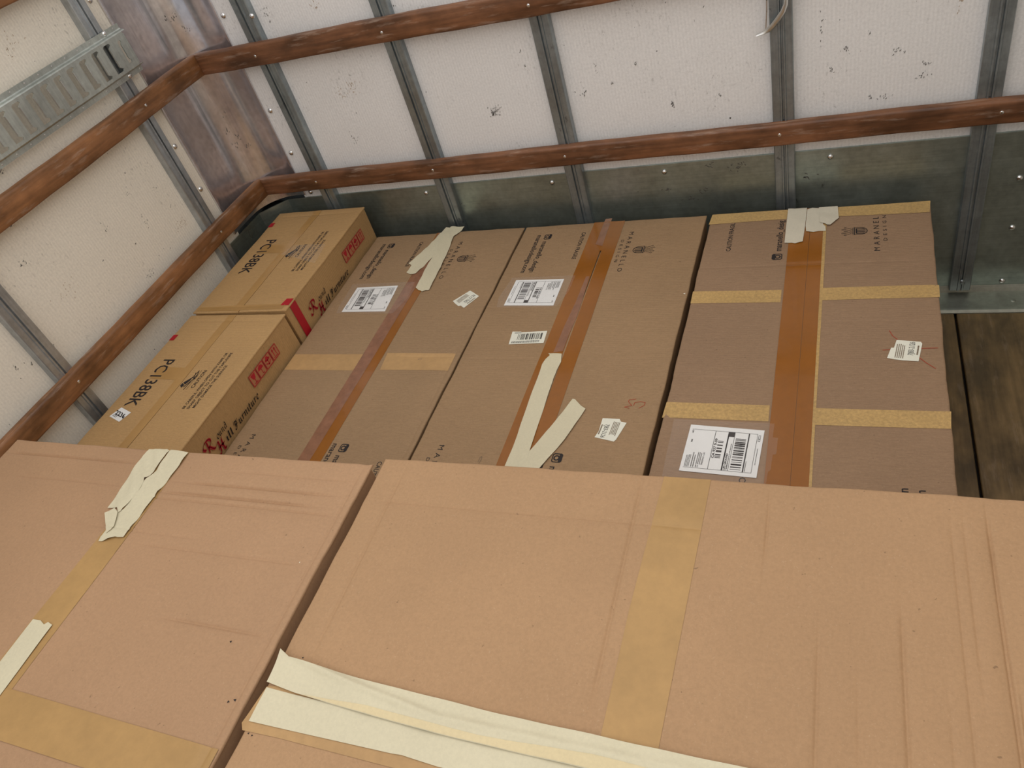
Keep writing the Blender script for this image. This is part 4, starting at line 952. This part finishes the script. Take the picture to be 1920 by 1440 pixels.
b6 = Carton('cardboard_box', 'largest plain carton filling the lower right, cream tape across its open seam',
            1.185, 2.50, -2.16, -1.316, ZN, M['card_near2'], G5, seam=-1.7435, axis='X', seed=8.9, amp=0.0022,
            creases=[('y', 1.235, -1.70, -1.33, 0.0021, 0.0027), ('y', 1.665, -1.70, -1.32, 0.0025, 0.0027), ('y', 1.858, -1.47, -1.33, 0.0021, 0.0021), ('y', 1.93, -1.75, -1.55, 0.0025, 0.0027),
                     ('y', 2.025, -1.78, -1.50, 0.0030, 0.0027), ('y', 2.09, -1.75, -1.36, 0.0015, 0.0021), ('y', 2.105, -1.6, -1.36, 0.0015, 0.0021), ('y', 2.133, -1.78, -1.34, 0.0042, 0.0024), ('y', 2.141, -1.72, -1.60, 0.0039, 0.0021),
                     ('y', 1.42, -1.6, -1.33, 0.0010, 0.0034), ('x', -1.412, 1.20, 1.80, 0.0013, 0.0021), ('y', 1.975, -1.74, -1.60, 0.0013, 0.0027), ('y', 2.07, -1.78, -1.60, 0.0013, 0.0027)],
            dents=[(1.20, -1.325, 0.010, 0.004)])
b5.sheet('kraft_tape', [(0.655, -2.36), (0.727, -2.36), (0.7265, -1.734), (0.7215, -1.455), (0.7245, -1.4545), (0.7225, -1.3355), (0.664, -1.3355), (0.655, -1.72)], M['kraft_pink'], 0.0006)
b5.sheet('kraft_tape', [(0.196, -1.846), (0.73, -1.8445), (1.162, -1.8515), (1.162, -1.921), (0.73, -1.9165), (0.196, -1.917)], M['kraft_pink'], 0.0012)
b5.sheet('masking_tape', [(0.6117, -1.3358), (0.6593, -1.3318), (0.6696, -1.3359), (0.6673, -1.3434), (0.668, -1.3604), (0.6706, -1.3781), (0.6717, -1.3924), (0.6671, -1.4037), (0.661, -1.4107), (0.6663, -1.4189), (0.671, -1.4334), (0.6714, -1.4502), (0.6708, -1.4709), (0.6655, -1.4858), (0.6667, -1.4937), (0.6648, -1.4979), (0.652, -1.4871), (0.6274, -1.4903), (0.6256, -1.4713), (0.6202, -1.4359), (0.6147, -1.3993), (0.6104, -1.3659), (0.6099, -1.3452)], M['masking'], 0.0024, step=0.006, bumpf=wr(11, 0.0008, 110, 0.4))
b5.sheet('masking_tape', [(0.6704, -1.334), (0.7221, -1.3372), (0.7248, -1.3705), (0.7232, -1.4032), (0.7212, -1.4372), (0.7212, -1.4781), (0.7193, -1.5177), (0.7203, -1.5482), (0.707, -1.5503), (0.7013, -1.55), (0.692, -1.5543), (0.6819, -1.5602), (0.6762, -1.5624), (0.6668, -1.563), (0.6689, -1.5408), (0.6663, -1.5353), (0.6408, -1.5105), (0.6362, -1.504), (0.6463, -1.4948), (0.6521, -1.4912), (0.6632, -1.4961), (0.6671, -1.4876), (0.6676, -1.4672), (0.6675, -1.4401), (0.6673, -1.4123), (0.6748, -1.3877), (0.6711, -1.3658), (0.6695, -1.3433)], M['masking'], 0.0016, step=0.006, bumpf=wr(12, 0.0010, 70, 0.9))
b5.sheet('masking_tape_fold', [(0.637, -1.5049), (0.6521, -1.4912), (0.6656, -1.4989), (0.6728, -1.511), (0.6802, -1.5259), (0.6815, -1.5374), (0.6764, -1.5466), (0.6615, -1.5319)], M['masking'], 0.0052, step=0.006, bumpf=wr(13, 0.0014, 60, 0.2))
b5.sheet('masking_tape', [(0.6635, -2.30)]+[(0.714, -1.8608), (0.7114, -1.7326), (0.698, -1.7293), (0.6926, -1.7347), (0.6776, -1.7288), (0.6588, -1.7294), (0.6593, -1.8112)]+[(0.6135, -2.30)], M['masking'], 0.0020, step=0.012, bumpf=wr(14, 0.0003, 60, 0.2))
b6.sheet('kraft_tape', [(1.685, -1.75), (1.7565, -1.75), (1.763, -1.56), (1.7705, -1.3175), (1.6985, -1.3175), (1.688, -1.56)], M['kraft_pink'], 0.0006)
b6.sheet('kraft_tape', [(1.1749, -1.8107), (1.1832, -1.8202), (1.2448, -1.8189), (1.3934, -1.8206), (1.46, -1.8212)]+[(1.70, -1.825), (2.49, -1.825), (2.49, -1.745), (1.60, -1.745), (1.25, -1.74)]+[(1.1861, -1.7559)], M['kraft_flat'], 0.0008)
def fold(x, y):
    # a loose fold runs in diagonally from the left end of the upper strip, then along its lower part
    t_ = min(1.0, max(0.0, (x-1.19)/0.28))
    d = (y-(-1.698-0.052*t_**0.7))/0.0055
    d2 = (y-(-1.706-0.052*t_**0.7))/0.009
    return 0.0060*math.exp(-d*d)*max(0, 1-(x-1.19)/0.9)+0.0022*math.exp(-d2*d2)*max(0, 1-(x-1.19)/0.5)+0.0006*math.sin(x*70+y*110)+0.0008+0.0004*math.sin(x*23)
up = [(1.1829, -1.7009), (1.2035, -1.71), (1.291, -1.7174), (1.3753, -1.7223), (1.4044, -1.7234), (1.5533, -1.7293), (1.6736, -1.731), (1.7351, -1.7327)]
b6.sheet('masking_tape', up+[(2.48, -1.7375), (2.48, -1.778), (1.80, -1.772)]+[(1.597, -1.7714), (1.4717, -1.77), (1.3671, -1.7654), (1.2992, -1.7613), (1.2395, -1.7574), (1.1852, -1.7504)], M['masking'], 0.0042, step=0.0028, bumpf=fold)
b6.sheet('tape_overlap', [(1.2513, -1.7576), (1.2964, -1.7561), (1.3616, -1.7541), (1.4332, -1.7577), (1.5326, -1.7611), (1.6223, -1.7571), (1.679, -1.7547)]+[(1.80, -1.758), (2.48, -1.762), (2.48, -1.7765), (1.80, -1.7705)]+[(1.5968, -1.7707), (1.4714, -1.7692), (1.3667, -1.7646), (1.2987, -1.7605)], M['masking_2'], 0.0046, step=0.0028, bumpf=fold, label='darker cream where two tape layers overlap')
b6.sheet('masking_tape', [(1.1872, -1.7569), (1.2324, -1.7587), (1.2987, -1.7605), (1.3655, -1.7621), (1.4679, -1.7605), (1.5931, -1.7585)]+[(1.80, -1.757), (2.48, -1.757), (2.48, -1.808), (1.7, -1.8075)]+[(1.49, -1.8076), (1.4486, -1.8051), (1.4367, -1.8042), (1.4204, -1.8052), (1.4104, -1.8053), (1.1872, -1.8071)], M['masking'], 0.0018, step=0.006, bumpf=wr(16, 0.0003, 45, 1.3))
# tiny dark flecks and torn bits
def flecks(c, P_, r, mat):
    for i, (x, y) in enumerate(P_):
        pp = [(x+r*(1.4 if k % 2 else 0.7)*math.cos(k*1.05+i), y+r*(1.2 if k % 2 else 0.6)*math.sin(k*1.05+i)) for k in range(6)]
        obj('fleck', *polymesh([pp], c.lay(0.0006)), mat, c.root, smooth=False)
flecks(b5, [(1.1447, -1.7833), (1.1357, -1.7878), (1.0824, -1.7017)], 0.0019, M['ink'])
flecks(b6, [(1.1952, -1.8222), (1.2025, -1.8238), (1.2216, -1.7047)], 0.0014, M['ink'])
flecks(b5, [(1.1265, -1.5503)], 0.0012, M['paper_cream'])
flecks(b3, [(1.5752, -0.4513)], 0.0025, M['paper_cream'])
